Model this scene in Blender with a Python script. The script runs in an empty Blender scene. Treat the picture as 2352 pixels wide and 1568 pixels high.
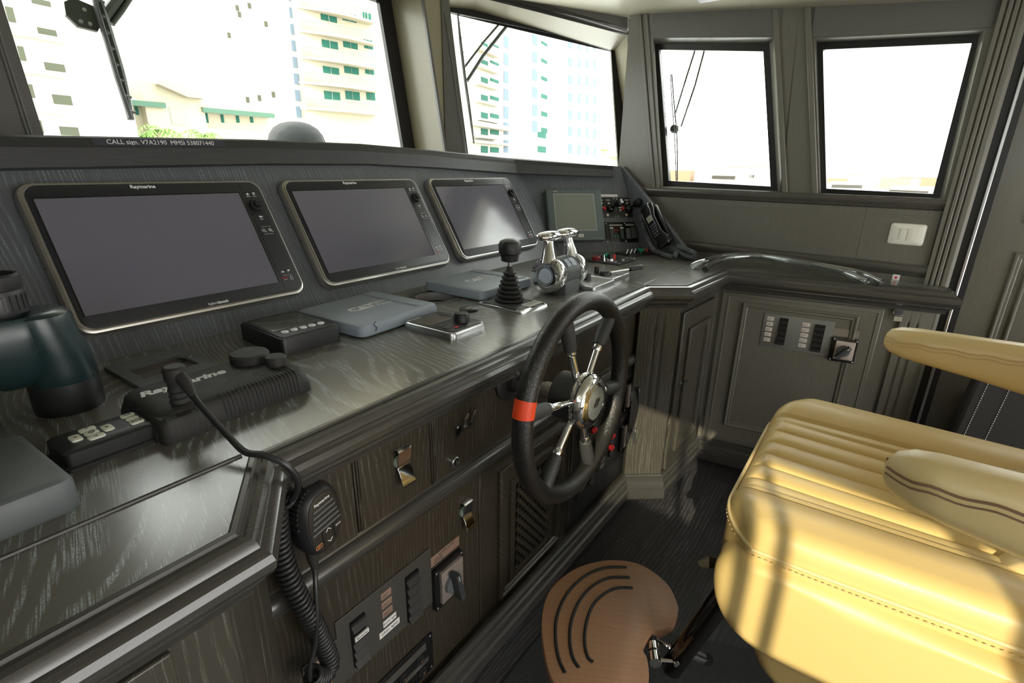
import bpy, bmesh, math, random
from mathutils import Vector, Matrix
random.seed(7)
R = math.radians
S = bpy.context.scene
COL = S.collection

# ---------------------------------------------------------------- camera
FPX = 1171.0
CAMROT = ((0.586, -0.810, 0.014), (-0.254, -0.200, -0.946), (0.769, 0.551, -0.323))  # image right, image down, view
def _orth():
    X = Vector((2069-1176, 397-784, FPX)).normalized()
    D = Vector((1127-1176, 4211-784, FPX)).normalized()
    Z = -(D - X*D.dot(X)).normalized()
    Y = X.cross(Z).normalized()
    if X.cross(Y).dot(Z) < 0: Y = -Y
    return Matrix((X, Y, Z))            # maps camera (right, down, forward) to world
CM = _orth()
CAM = Vector((0, 0, 1.33))
right, down, fwd = CM.col[0].copy(), CM.col[1].copy(), CM.col[2].copy()
cd = bpy.data.cameras.new('camera')
cam = bpy.data.objects.new('camera', cd); COL.objects.link(cam)
m = Matrix.Identity(4)
for i, c in enumerate((right, -down, -fwd)):
    for j in range(3): m[j][i] = c[j]
m.translation = CAM
cam.matrix_world = m
cd.sensor_width = 36; cd.lens = FPX/2352*36; cd.clip_start = .02; cd.clip_end = 600
cd.dof.use_dof = False
S.camera = cam

# ---------------------------------------------------------------- light
S.view_settings.view_transform = 'Standard'; S.view_settings.look = 'None'
S.view_settings.gamma = 1; S.view_settings.use_curve_mapping = False
S.view_settings.exposure = 1.05
w = bpy.data.worlds.new('sky'); S.world = w; w.use_nodes = True
bg = w.node_tree.nodes['Background']
bg.inputs[0].default_value = (1.0, 0.99, 0.955, 1); bg.inputs[1].default_value = 3.2
sl = bpy.data.lights.new('sun', 'SUN'); sl.energy = 2.8; sl.angle = R(0.6); sl.color = (1, .87, .66)
sun = bpy.data.objects.new('sun', sl); COL.objects.link(sun)
SUND = Vector((.85, .25, -.42)).normalized()
sun.rotation_euler = SUND.to_track_quat('-Z', 'Y').to_euler(); sun.location = (-3, -1, 4)
S.cycles.use_denoising = True
S.cycles.max_bounces = 10; S.cycles.diffuse_bounces = 5; S.cycles.glossy_bounces = 4
S.cycles.transmission_bounces = 8; S.cycles.transparent_max_bounces = 12
S.cycles.sample_clamp_indirect = 6.0
S.cycles.caustics_reflective = False; S.cycles.caustics_refractive = False

# ---------------------------------------------------------------- helpers
def ray(px, py): return CM @ Vector((px-1176, py-784, FPX))
def atp(px, py, p0, n):
    d = ray(px, py); return CAM + d*((Vector(p0)-CAM).dot(n)/d.dot(n))
def atz(px, py, z): return atp(px, py, (0, 0, z), Vector((0, 0, 1)))
def aty(px, py, y): return atp(px, py, (0, y, 0), Vector((0, 1, 0)))
def atx(px, py, x): return atp(px, py, (x, 0, 0), Vector((1, 0, 0)))
def frame(o, x, y):
    x = Vector(x).normalized(); y = Vector(y); z = x.cross(y).normalized(); y = z.cross(x)
    M = Matrix.Identity(4)
    for i, c in enumerate((x, y, z, Vector(o))):
        for j in range(3): M[j][i] = c[j]
    return M
def loc(M, px, py, off=0):
    """pixel -> local (x, y) on the plane z=off of frame M"""
    n = M.to_3x3().col[2]; p = atp(px, py, M.translation + n*off, n)
    q = M.inverted() @ p; return q.x, q.y
def T(x, y, z=0, rz=0, rx=0, ry=0):
    return Matrix.Translation((x, y, z)) @ Matrix.Rotation(rz, 4, 'Z') @ Matrix.Rotation(rx, 4, 'X') @ Matrix.Rotation(ry, 4, 'Y')
I4 = Matrix.Identity(4)

class MB:
    def __init__(s): s.v = []; s.f = []
    def add(s, vs, fs, M=None):
        b = len(s.v)
        for p in vs:
            p = Vector(p); s.v.append(M @ p if M else p)
        s.f += [tuple(b+i for i in f) for f in fs]; return s
    def loft(s, rings, closed=True, cap=True, loop=False, M=None):
        n = len(rings[0]); vs = [p for r in rings for p in r]; fs = []
        m_ = len(rings)
        for i in range(m_ if loop else m_-1):
            j = (i+1) % m_
            for k in range(n if closed else n-1):
                l = (k+1) % n
                fs.append((i*n+k, i*n+l, j*n+l, j*n+k))
        if cap and not loop and closed:
            fs.append(tuple(reversed(range(n)))); fs.append(tuple((m_-1)*n+k for k in range(n)))
        return s.add(vs, fs, M)
    def box(s, x0, x1, y0, y1, z0, z1, M=None):
        return s.loft([[(x0, y0, z), (x1, y0, z), (x1, y1, z), (x0, y1, z)] for z in (z0, z1)], M=M)
    def prism(s, poly, z0, z1, M=None):
        return s.loft([[(p[0], p[1], z) for p in poly] for z in (z0, z1)], M=M)
    def rpr(s, cx, cy, w, h, r, z0, z1, ch=0, M=None, n=5, chb=0):
        rings = []
        if chb: rings += [(z0, chb), (z0+chb, 0)]
        else: rings += [(z0, 0)]
        if ch: rings += [(z1-ch, 0), (z1-ch*.3, ch*.3), (z1, ch)]
        else: rings += [(z1, 0)]
        return s.loft([[(cx+x, cy+y, z) for x, y in rr(w-2*c, h-2*c, max(r-c, .0004), n)] for z, c in rings], M=M)
    def lathe(s, prof, n=24, M=None, cap=True):
        rings = [[(r*math.cos(2*math.pi*k/n), r*math.sin(2*math.pi*k/n), z) for k in range(n)] for r, z in prof]
        return s.loft(rings, cap=cap, M=M)
    def cyl(s, p0, p1, r0, r1=None, n=16, M=None):
        return s.tube([p0, p1], [r0, r0 if r1 is None else r1], n, M=M)
    def tube(s, path, r, n=10, loop=False, M=None, flat=1.0):
        P = [Vector(p) for p in path]; N = len(P)
        rad = r if isinstance(r, (list, tuple)) else [r]*N
        tan = []
        for i in range(N):
            a = P[(i-1) % N] if (loop or i > 0) else P[i]; b = P[(i+1) % N] if (loop or i < N-1) else P[i]
            tan.append((b-a).normalized())
        t = tan[0]; up = Vector((0, 0, 1)) if abs(t.z) < .9 else Vector((1, 0, 0))
        nrm = (up - t*up.dot(t)).normalized(); rings = []
        for i in range(N):
            if i: 
                q = tan[i-1].rotation_difference(tan[i]); nrm = q @ nrm
                nrm = (nrm - tan[i]*nrm.dot(tan[i])).normalized()
            bi = tan[i].cross(nrm)
            rings.append([P[i] + nrm*(rad[i]*math.cos(2*math.pi*k/n)) + bi*(rad[i]*flat*math.sin(2*math.pi*k/n)) for k in range(n)])
        return s.loft(rings, loop=loop, M=M)
    def sweep(s, prof, path, loop=False, side=1, M=None, zs=None):
        """profile of (outward, z) along a 2d path in x, y, mitred"""
        N = len(path); rings = []
        P = [Vector((p[0], p[1])) for p in path]
        for i in range(N):
            d0 = (P[i]-P[i-1]).normalized() if (loop or i > 0) else None
            d1 = (P[(i+1) % N]-P[i]).normalized() if (loop or i < N-1) else None
            n0 = Vector((d0.y, -d0.x))*side if d0 else None; n1 = Vector((d1.y, -d1.x))*side if d1 else None
            if n0 is None: mm = n1
            elif n1 is None: mm = n0
            else:
                mm = (n0+n1).normalized(); mm = mm/max(mm.dot(n0), .3)
            zo = zs[i] if zs else 0
            rings.append([(P[i].x+mm.x*o, P[i].y+mm.y*o, z+zo) for o, z in prof])
        return s.loft(rings, loop=loop, M=M)
    def obj(s, name, mat, parent=None, bev=0, ang=35, label=None, M=None, seg=2, flat=False):
        me = bpy.data.meshes.new(name); me.from_pydata([tuple(v) for v in s.v], [], s.f); me.validate()
        bm = bmesh.new(); bm.from_mesh(me); bmesh.ops.recalc_face_normals(bm, faces=bm.faces); bm.to_mesh(me); bm.free()
        if not flat:
            for p in me.polygons: p.use_smooth = True
            me.set_sharp_from_angle(angle=R(ang))
        me.materials.append(mat)
        o = bpy.data.objects.new(name, me); COL.objects.link(o)
        if parent: o.parent = parent
        if M: o.matrix_basis = M
        if bev:
            b = o.modifiers.new('bevel', 'BEVEL'); b.width = bev; b.segments = seg; b.limit_method = 'ANGLE'; b.angle_limit = R(40)
            b.harden_normals = False
        if label: o['label'] = label
        return o
def rr(w, h, r, n=5):
    out = []
    r = min(r, w/2-1e-5, h/2-1e-5)
    for cx, cy, a0 in ((w/2-r, h/2-r, 0), (-w/2+r, h/2-r, 90), (-w/2+r, -h/2+r, 180), (w/2-r, -h/2+r, 270)):
        for k in range(n+1):
            a = R(a0+90*k/n); out.append((cx+r*math.cos(a), cy+r*math.sin(a)))
    return out
def thing(name, label, cat, M=I4, group=None):
    o = bpy.data.objects.new(name, None); COL.objects.link(o); o.empty_display_size = .02
    o.matrix_world = M; o['label'] = label; o['category'] = cat
    if group: o['group'] = group
    return o
def tag(o, label, cat, group=None):
    o['label'] = label; o['category'] = cat
    if group: o['group'] = group
    return o
def struct(o): o['kind'] = 'structure'; return o
def txt(name, s, size, M, mat, parent=None, bold=0, shear=0, ext=.0002, sx=1, align='CENTER', space=1):
    c = bpy.data.curves.new(name, 'FONT'); c.body = s; c.size = size; c.offset = bold*size; c.shear = shear
    c.extrude = ext; c.align_x = align; c.align_y = 'CENTER'; c.resolution_u = 3; c.space_character = space
    t = bpy.data.objects.new('tmp', c); COL.objects.link(t)
    bpy.context.view_layer.update()
    me = bpy.data.meshes.new_from_object(t.evaluated_get(bpy.context.evaluated_depsgraph_get()))
    bpy.data.objects.remove(t); bpy.data.curves.remove(c)
    me.materials.clear(); me.materials.append(mat); me.name = name
    o = bpy.data.objects.new(name, me); COL.objects.link(o)
    if parent: o.parent = parent
    o.matrix_basis = M @ Matrix.Diagonal((sx, 1, 1, 1))
    return o
def copy_tree(o, parent=None):
    c = o.copy(); COL.objects.link(c); c.parent = parent
    for ch in list(o.children): copy_tree(ch, c)
    return c

# ---------------------------------------------------------------- materials
def mat(name, col, rough=.5, metal=0, spec=.5, coat=0, alpha=1, trans=0, ior=1.5, bump=None, var=.12, vscale=30, emit=None):
    m = bpy.data.materials.new(name); m.use_nodes = True; nt = m.node_tree; b = nt.nodes['Principled BSDF']
    b.inputs['Base Color'].default_value = (*col, 1); b.inputs['Roughness'].default_value = rough
    b.inputs['Metallic'].default_value = metal; b.inputs['Specular IOR Level'].default_value = spec
    b.inputs['Coat Weight'].default_value = coat; b.inputs['Coat Roughness'].default_value = .08
    b.inputs['Transmission Weight'].default_value = trans; b.inputs['IOR'].default_value = ior
    tc = nt.nodes.new('ShaderNodeTexCoord')
    if var:
        n = nt.nodes.new('ShaderNodeTexNoise'); n.inputs['Scale'].default_value = vscale; n.inputs['Detail'].default_value = 4
        nt.links.new(tc.outputs['Object'], n.inputs['Vector'])
        mr = nt.nodes.new('ShaderNodeMapRange'); mr.inputs['To Min'].default_value = max(.0, rough-var); mr.inputs['To Max'].default_value = min(1, rough+var)
        nt.links.new(n.outputs['Fac'], mr.inputs['Value']); nt.links.new(mr.outputs[0], b.inputs['Roughness'])
    if bump:
        kind, sc, st = bump
        if kind == 'voronoi':
            t = nt.nodes.new('ShaderNodeTexVoronoi'); t.feature = 'DISTANCE_TO_EDGE'; t.inputs['Scale'].default_value = sc; out = t.outputs['Distance']
            pw = nt.nodes.new('ShaderNodeMapRange'); pw.inputs['From Max'].default_value = .25; pw.interpolation_type = 'SMOOTHSTEP'
            nt.links.new(out, pw.inputs['Value']); out = pw.outputs[0]
        else:
            t = nt.nodes.new('ShaderNodeTexNoise'); t.inputs['Scale'].default_value = sc; t.inputs['Detail'].default_value = 6; out = t.outputs['Fac']
        nt.links.new(tc.outputs['Object'], t.inputs['Vector'])
        bp = nt.nodes.new('ShaderNodeBump'); bp.inputs['Strength'].default_value = st; bp.inputs['Distance'].default_value = .001
        nt.links.new(out, bp.inputs['Height']); nt.links.new(bp.outputs[0], b.inputs['Normal'])
    return m

def wood(name, base, pore, along=1, freq=55, contrast=1.0, rough=.27, rot=0, amp=1.6, dens=.5, seed=0, coat=.25):
    """lacquered open-pored oak with pale lime wax in the pores; along = grain axis"""
    m = bpy.data.materials.new(name); m.use_nodes = True; nt = m.node_tree; b = nt.nodes['Principled BSDF']
    L = nt.links.new; N = nt.nodes.new
    def mth(op, a, c=None, d=None):
        n = N('ShaderNodeMath'); n.operation = op
        for i, q in enumerate((a, c, d)):
            if q is None: continue
            if isinstance(q, (int, float)): n.inputs[i].default_value = q
            else: L(q, n.inputs[i])
        return n.outputs[0]
    tc = N('ShaderNodeTexCoord'); mp = N('ShaderNodeMapping'); L(tc.outputs['Object'], mp.inputs['Vector'])
    mp.inputs['Rotation'].default_value = (0, 0, rot); mp.inputs['Location'].default_value = (seed*1.37, seed*.73, seed*.51)
    sp = N('ShaderNodeSeparateXYZ'); L(mp.outputs[0], sp.inputs[0]); ax = [sp.outputs[i] for i in range(3)]
    al = ax[along]; o = [ax[i] for i in range(3) if i != along]
    ac = mth('MULTIPLY_ADD', o[1], .83, o[0])
    def vec(a, c, d=0):
        n = N('ShaderNodeCombineXYZ'); L(a, n.inputs[0]); L(c, n.inputs[1])
        n.inputs[2].default_value = d; return n.outputs[0]
    def noise(v, sc=1, det=2, rgh=.5):
        n = N('ShaderNodeTexNoise'); n.inputs['Scale'].default_value = sc; n.inputs['Detail'].default_value = det; n.inputs['Roughness'].default_value = rgh
        L(v, n.inputs['Vector']); return n.outputs['Fac']
    big = noise(vec(mth('MULTIPLY', ac, 5.0), mth('MULTIPLY', al, 1.5), 3.1), 1, 1)
    med = noise(vec(mth('MULTIPLY', ac, 22.0), mth('MULTIPLY', al, 5), 1.7), 1, 2)
    ph = mth('ADD', mth('MULTIPLY', ac, freq), mth('ADD', mth('MULTIPLY', big, 9*amp), mth('MULTIPLY', med, 1.5)))
    sw = mth('SINE', mth('MULTIPLY', ph, 6.2832))
    band = N('ShaderNodeMapRange'); band.interpolation_type = 'SMOOTHSTEP'; L(sw, band.inputs['Value'])
    band.inputs['From Min'].default_value = 1-2*dens; band.inputs['From Max'].default_value = 1.0
    fine = noise(vec(mth('MULTIPLY', ac, 520), mth('MULTIPLY', al, 13), 0), 1, 2, .6)
    fm = N('ShaderNodeMapRange'); L(fine, fm.inputs['Value']); fm.inputs['From Min'].default_value = .44; fm.inputs['From Max'].default_value = .60
    grit = noise(vec(mth('MULTIPLY', ac, 420), mth('MULTIPLY', al, 260), 4), 1, 2, .7)
    gm = N('ShaderNodeMapRange'); L(grit, gm.inputs['Value']); gm.inputs['From Min'].default_value = .36; gm.inputs['From Max'].default_value = .58; gm.inputs['To Min'].default_value = .15
    patch = noise(vec(mth('MULTIPLY', ac, 6), mth('MULTIPLY', al, 2.5), 8), 1, 2)
    pm = N('ShaderNodeMapRange'); L(patch, pm.inputs['Value']); pm.inputs['From Min'].default_value = .35; pm.inputs['From Max'].default_value = .65
    pm.inputs['To Min'].default_value = .35
    mask = mth('MULTIPLY', mth('MULTIPLY', mth('MULTIPLY', band.outputs[0], fm.outputs[0]), mth('MULTIPLY', pm.outputs[0], gm.outputs[0])), contrast*1.25)
    mx = N('ShaderNodeMix'); mx.data_type = 'RGBA'; mx.clamp_factor = True
    mx.inputs[6].default_value = (*base, 1); mx.inputs[7].default_value = (*pore, 1); L(mask, mx.inputs[0]); L(mx.outputs[2], b.inputs['Base Color'])
    b.inputs['Roughness'].default_value = rough; b.inputs['Coat Weight'].default_value = coat; b.inputs['Coat Roughness'].default_value = .2
    bp = N('ShaderNodeBump'); bp.inputs['Strength'].default_value = .12; bp.inputs['Distance'].default_value = .001
    L(mask, bp.inputs['Height']); L(bp.outputs[0], b.inputs['Normal'])
    return m
OAK = (.028, .026, .022); LIME = (.30, .33, .35)
W_top = wood('oak worktop', (.135, .127, .104), (.44, .50, .52), along=1, freq=40, amp=2.3, rot=R(14), contrast=1.15, dens=.50, rough=.32, coat=.9)
W_backb = wood('oak dashboard', (.098, .106, .118), (.30, .34, .40), along=1, freq=105, amp=1.6, contrast=.75, dens=.5, rough=.38, coat=.1)
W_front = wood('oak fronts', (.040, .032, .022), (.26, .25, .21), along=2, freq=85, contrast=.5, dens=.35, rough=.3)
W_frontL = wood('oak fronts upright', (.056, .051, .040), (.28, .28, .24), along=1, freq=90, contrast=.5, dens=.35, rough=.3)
W_edge = wood('oak mouldings', (.050, .047, .042), (.20, .21, .21), along=0, freq=120, amp=.3, contrast=.28, dens=.3, rough=.26, coat=.4)
W_edgey = wood('oak side mouldings', (.07, .066, .056), (.20, .21, .20), along=0, freq=120, amp=.3, contrast=.5, dens=.3, rough=.26, coat=.4)
W_wall = wood('oak wall panelling', (.135, .128, .105), (.26, .26, .22), along=1, freq=130, amp=.4, contrast=.45, dens=.5, rough=.36)
W_hdr = wood('oak header boards', (.105, .103, .094), (.19, .19, .17), along=0, freq=120, amp=.3, contrast=.4, dens=.5, rough=.4)
W_ledge = wood('oak ledge', (.030, .030, .032), (.08, .085, .09), along=0, freq=200, amp=.2, contrast=.6, dens=.6, rough=.45, coat=.05)
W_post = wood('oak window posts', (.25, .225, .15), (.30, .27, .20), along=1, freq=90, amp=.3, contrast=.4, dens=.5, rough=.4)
M_blk = mat('black plastic', (.018, .018, .02), .42, var=.08)
M_blkm = mat('matt black rubber', (.022, .021, .02), .62, bump=('noise', 400, .25))
M_gloss = mat('gloss black plastic', (.012, .012, .013), .15)
M_bezel = mat('bezel black', (.016, .017, .022), .38, var=.05)
M_white = mat('white print', (.85, .86, .88), .5, var=0)
M_red = mat('red plastic', (.75, .02, .02), .35)
M_green = mat('green plastic', (.02, .5, .28), .35)
M_chrome = mat('chrome', (.86, .87, .88), .07, metal=1, var=.03)
M_silver = mat('satin silver', (.55, .55, .56), .3, metal=1, var=.08)
M_pewter = mat('pewter rim', (.50, .48, .44), .30, metal=.9, var=.06)
M_steel = mat('brushed steel', (.45, .43, .40), .4, metal=1)
M_cover = mat('grey blue cover plastic', (.33, .38, .45), .42, var=.08)
M_greyp = mat('slate grey plastic', (.12, .13, .138), .5)
M_dkgrey = mat('dark grey plastic', (.05, .055, .055), .5)
M_leather = mat('tan leather', (.70, .50, .20), .42, bump=('noise', 260, .14), var=.1)
M_leather2 = mat('pale tan leather', (.72, .55, .27), .4, bump=('noise', 260, .14), var=.1)
M_stitch = mat('stitch thread', (.62, .45, .22), .7)
M_worn = mat('worn leather edge', (.22, .12, .07), .8)
M_teak = wood('teak', (.43, .235, .13), (.55, .33, .20), along=1, freq=60, amp=.5, contrast=.6, dens=.6, rough=.45, rot=R(-28), coat=0)
M_floor = None
M_ceil = mat('beige lacquered ceiling', (.40, .375, .28), .30, var=.05)
M_glass = mat('window glass', (1, 1, 1), 0.0, trans=1, ior=1.01, var=0, spec=.1)
M_gasket = mat('black window gasket', (.012, .012, .013), .35)
M_clear = mat('clear vinyl tube', (.90, .97, 1), .03, trans=1, ior=1.35, var=0)
def clear_mat(name, tint, fac, rough=.02, edge=0):
    m = bpy.data.materials.new(name); m.use_nodes = True; nt = m.node_tree
    out = nt.nodes['Material Output']; nt.nodes.remove(nt.nodes['Principled BSDF'])
    t = nt.nodes.new('ShaderNodeBsdfTransparent'); t.inputs[0].default_value = (*tint, 1)
    g = nt.nodes.new('ShaderNodeBsdfGlossy'); g.inputs[1].default_value = rough
    x = nt.nodes.new('ShaderNodeMixShader')
    nt.links.new(t.outputs[0], x.inputs[1]); nt.links.new(g.outputs[0], x.inputs[2]); nt.links.new(x.outputs[0], out.inputs[0])
    lw = nt.nodes.new('ShaderNodeLayerWeight'); lw.inputs['Blend'].default_value = edge or .15
    mr = nt.nodes.new('ShaderNodeMapRange'); mr.inputs['To Min'].default_value = fac; mr.inputs['To Max'].default_value = .9 if edge else .5
    nt.links.new(lw.outputs['Fresnel' if not edge else 'Facing'], mr.inputs[0]); nt.links.new(mr.outputs[0], x.inputs[0])
    return m
M_glass = clear_mat('window glass', (.97, 1, .985), .01)
M_clear = clear_mat('clear vinyl', (.93, .96, .98), .08, .05, edge=.55)

# floor planks
def floor_mat():
    m = wood('dark plank floor', (.040, .038, .042), (.17, .17, .18), along=0, freq=70, amp=.7, contrast=.8, dens=.6, rough=.5, coat=0)
    nt = m.node_tree; b = nt.nodes['Principled BSDF']
    tc = nt.nodes.new('ShaderNodeTexCoord'); br = nt.nodes.new('ShaderNodeTexBrick')
    br.inputs['Color1'].default_value = (.55, .55, .55, 1); br.inputs['Color2'].default_value = (1.35, 1.35, 1.35, 1); br.inputs['Mortar'].default_value = (.25, .25, .25, 1)
    br.inputs['Scale'].default_value = 1; br.inputs['Brick Width'].default_value = .62; br.inputs['Row Height'].default_value = .085; br.inputs['Mortar Size'].default_value = .0012
    nt.links.new(tc.outputs['Object'], br.inputs['Vector'])
    mx = nt.nodes.new('ShaderNodeMix'); mx.data_type = 'RGBA'; mx.blend_type = 'MULTIPLY'; mx.inputs[0].default_value = 1
    src = b.inputs['Base Color'].links[0].from_socket
    nt.links.new(src, mx.inputs[6]); nt.links.new(br.outputs['Color'], mx.inputs[7]); nt.links.new(mx.outputs[2], b.inputs['Base Color'])
    return m
M_floor = floor_mat()

# ================================================================ room shell
XL, YB = -.85, -2.3
ceil_z = lambda y: 1.888 + .12*y
WA = Vector((2.577, .713, 0)); WB = Vector((2.487, -.182, 0))        # inner face of the right wall
FW = frame(WA, (WB-WA).normalized(), (0, 0, 1))                        # x runs aft along the wall, y up
wdir = (WB-WA).normalized()
def wx(y): return WA.x + (WA.y-y)*(-wdir.x/wdir.y)*-1 if 0 else WA.x + (y-WA.y)*(wdir.x/wdir.y)
AL = R(10); C0 = Vector((1.990, 1.85, 1.405))
FF = frame(C0, (1, 0, 0), (0, math.sin(AL), math.cos(AL)))             # windscreen plane, forward face
gt = Vector((.67, -.69, 0)).normalized(); gh = Vector((-gt.y, gt.x, 0))
FG = frame(C0, gt, gh*math.sin(AL)+Vector((0, 0, math.cos(AL))))        # windscreen plane, angled face

struct(MB().box(XL-.1, 3.2, YB-.1, 2.2, -.06, 0).obj('floor', M_floor, flat=True))
struct(MB().loft([[(XL-.1, y, ceil_z(y)+d) for y, d in ((YB-.1, 0), (1.95, 0), (1.95, .06), (YB-.1, .06))],
                  [(3.0, y, ceil_z(y)+d) for y, d in ((YB-.1, 0), (1.95, 0), (1.95, .06), (YB-.1, .06))]]).obj('ceiling', M_ceil, flat=True))
# dark trim across the ceiling aft of the helm (its reflection crosses the screens)
struct(MB().box(XL, 2.30, .695, .745, ceil_z(.72)-.012, ceil_z(.72)+.004).obj('trim_2', W_hdr))
spk = thing('ceiling_speaker', 'dark box speaker fixed under the ceiling above the helm', 'speaker', T(1.94, .60, ceil_z(.60)-.05))
MB().box(-.12, .12, -.07, .09, -.03, .045).obj('housing', M_blk, spk, bev=.006)

def annulus(outer, inner, d0, d1, inner_back=None):
    """wall slab with an opening; outer and inner are quads in plane coordinates, d0 inner face depth, d1 outer face depth"""
    ib = inner_back or inner
    b = MB()
    A = [(x, y, d0) for x, y in outer]; B = [(x, y, d0) for x, y in inner]; C = [(x, y, d1) for x, y in ib]; D = [(x, y, d1) for x, y in outer]
    return b.loft([A, B, C, D], cap=False, loop=True)
def window(n, M, opening, glass, depth, gask, side_mat, extra_bars=()):
    g = annulus(opening, glass, -depth, -depth-.02).obj('window_%d' % n, M_gasket, flat=True, M=M)
    struct(g)
    p = MB().prism(glass, -depth-.014, -depth-.008).obj('window_pane', M_glass, g, flat=True)
    return g
# forward face: window 1 in a slab (plane coordinates from FF)
lx = loc(FF, 98, 312)[0]; rx = loc(FF, 1018, 348)[0]
z0, z1, zh = -.07, .74, loc(FF, 900, -62)[1]
op1 = [(lx, z0), (rx, z0), (rx, zh), (lx, zh)]
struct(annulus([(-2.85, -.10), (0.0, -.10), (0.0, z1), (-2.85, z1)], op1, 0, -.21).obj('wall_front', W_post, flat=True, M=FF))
struct(annulus([(-2.845, -.09), (-.002, -.09), (-.002, z1-.01), (-2.845, z1-.01)], op1, .012, 0).obj('trim_3', W_hdr, flat=True, M=FF))
window(1, FF, op1, [(lx+.01, z0+.01), (loc(FF, 926, 335, -.19)[0], z0+.01), (loc(FF, 926, 335, -.19)[0], zh-.03), (lx+.01, zh-.03)], .19, 0, None)
mb = MB()
for px_ in (62, 70): x = loc(FF, px_, 312)[0]; mb.tube([(x, -.05, .012), (x, z1, .012)], .004, 8)
struct(mb.obj('trim_4', W_hdr, M=FF))
# wedge filling the outer corner of the bend
tilt = Vector((0, 0, 1))
def pt(M, x, y, z): return M @ Vector((x, y, z))
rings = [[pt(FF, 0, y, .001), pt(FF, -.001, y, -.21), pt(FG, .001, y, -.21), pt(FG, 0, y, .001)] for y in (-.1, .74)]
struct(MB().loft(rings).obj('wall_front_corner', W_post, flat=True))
# angled face: window 2
op2 = [loc(FG, *p) for p in ((1076, 375), (1484, 410), (1441, 82), (1026, -42))]
ou2 = [(0, -.10), (.72, -.10), (1.05, -.10), (1.05, .70), (0, .74)]
op2[0] = (op2[0][0], -.07); op2[1] = (op2[1][0], -.07); op2m = [op2[0], (.72, -.07)] + op2[1:]
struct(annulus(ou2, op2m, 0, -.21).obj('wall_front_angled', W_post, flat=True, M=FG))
fl = [FG @ Vector((x, -.099, d)) for x, d in ((.55, .008), (.99, .008), (.99, -.15), (.55, -.15))]
struct(MB().loft([fl, [p - Vector((0, 0, .45)) for p in fl]]).obj('wall_front_lower', W_wall, flat=True))
gl2 = [loc(FG, *p, -.19) for p in ((1078, 372), (1421, 388), (1403, 105), (1033, 27))]
window(2, FG, op2, gl2, .19, 0, None)
struct(annulus([(0.002, -.09), (.72, -.09), (.985, -.09), (.985, .66), (0.002, .73)], op2m, .010, 0).obj('trim_5', W_hdr, flat=True, M=FG))
struct(MB().tube([(op2[0][0]-.012, -.03, .012), (op2[3][0]-.012, .62, .012)], .006, 8).obj('trim_6', W_hdr, M=FG))
# header boxes above the windows (forward and angled)
struct(MB().box(-2.7, 0, zh+.005, z1, 0, .035).obj('trim_7', W_hdr, M=FF, bev=.006))
struct(MB().prism([(-.02, op2[3][1]+.004), (op2[2][0]-.004, op2[2][1]+.004), (op2[2][0]-.004, .68), (-.02, .74)], 0, .04).obj('trim_8', W_hdr, M=FG, bev=.012))

# right wall with windows 3 and 4 (plane coordinates from FW)
def W2(*pts): return [loc(FW, *p) for p in pts]
o3 = W2((1522, 430), (1796, 441), (1779, 86), (1500, 87))
g3b = [loc(FW, *p, -.05) for p in ((1524, 426), (1786, 438), (1767, 100), (1504, 101))]
s3 = [loc(FW, *p, -.05) for p in ((1536, 415), (1770, 428), (1753, 118), (1513, 114))]
o4 = W2((1884, 445), (2168, 457), (2264, 69), (1870, 89))
g4b = [loc(FW, *p, -.05) for p in ((1886, 443), (2158, 456), (2250, 80), (1876, 98))]
s4 = [loc(FW, *p, -.05) for p in ((1898, 433), (2143, 445), (2232, 99), (1890, 114))]
mid = (o3[1][0]+o4[0][0])/2; mid2 = (o3[2][0]+o4[3][0])/2
xa = -.50; xe = .93
zt = lambda x: ceil_z(.713-x)+.02
wr = annulus([(xa, 0), (mid, 0), (mid2, zt(mid2)), (xa, zt(xa))], o3, 0, -.05, g3b)
wr.v += annulus([(mid, 0), (xe, 0), (xe, zt(xe)), (mid2, zt(mid2))], o4, 0, -.05, g4b).v
wr.f += [tuple(i+16 for i in f) for f in wr.f[:16]]
struct(wr.obj('wall_right', W_wall, flat=True, M=FW))
for n, gb, s in ((3, g3b, s3), (4, g4b, s4)):
    g = struct(annulus(gb, s, -.05, -.075).obj('window_%d' % n, M_gasket, flat=True, M=FW))
    MB().prism(s, -.066, -.060).obj('window_pane', M_glass, g, flat=True)
# header boards over windows 3 and 4, vertical strips between them
def strip(xb, xt, y0, y1, w, d, mb):
    mb.loft([[(xb-w/2, y0, 0), (xb+w/2, y0, 0), (xb+w/2, y0, d), (xb-w/2, y0, d)], [(xt-w/2, y1, 0), (xt+w/2, y1, 0), (xt+w/2, y1, d), (xt-w/2, y1, d)]])
mb = MB()
zs = 1.228
for (bx, tx) in (((1503, 431), (1470, 34)), ((1514, 431), (1485, 33))):
    b_, t_ = loc(FW, *bx), loc(FW, *tx); strip(b_[0], t_[0], zs, t_[1], .018, .008, mb)
for (bx, tx) in (((1806, 440), (1782, 22)), ((1875, 445), (1856, 16))):
    b_, t_ = loc(FW, *bx), loc(FW, *tx); strip(b_[0], t_[0], zs, t_[1], .022, .01, mb)
struct(mb.obj('trim_9', W_wall, M=FW, bev=.003))
hb = MB()
l = o3[3][0]; r_ = o3[2][0]
hb.prism([(l-.01, o3[3][1]+.006), (r_+.012, o3[2][1]+.006), (r_+.012, zt(r_)-.015), (l-.01, zt(l)-.015)], 0, .006)
l = o4[3][0]; r_ = o4[2][0]
hb.prism([(l-.012, o4[3][1]+.006), (r_+.012, o4[2][1]+.006), (r_+.012, zt(r_)-.015), (l-.012, zt(l)-.015)], 0, .006)
struct(hb.obj('trim_10', W_hdr, M=FW, flat=True))
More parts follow.
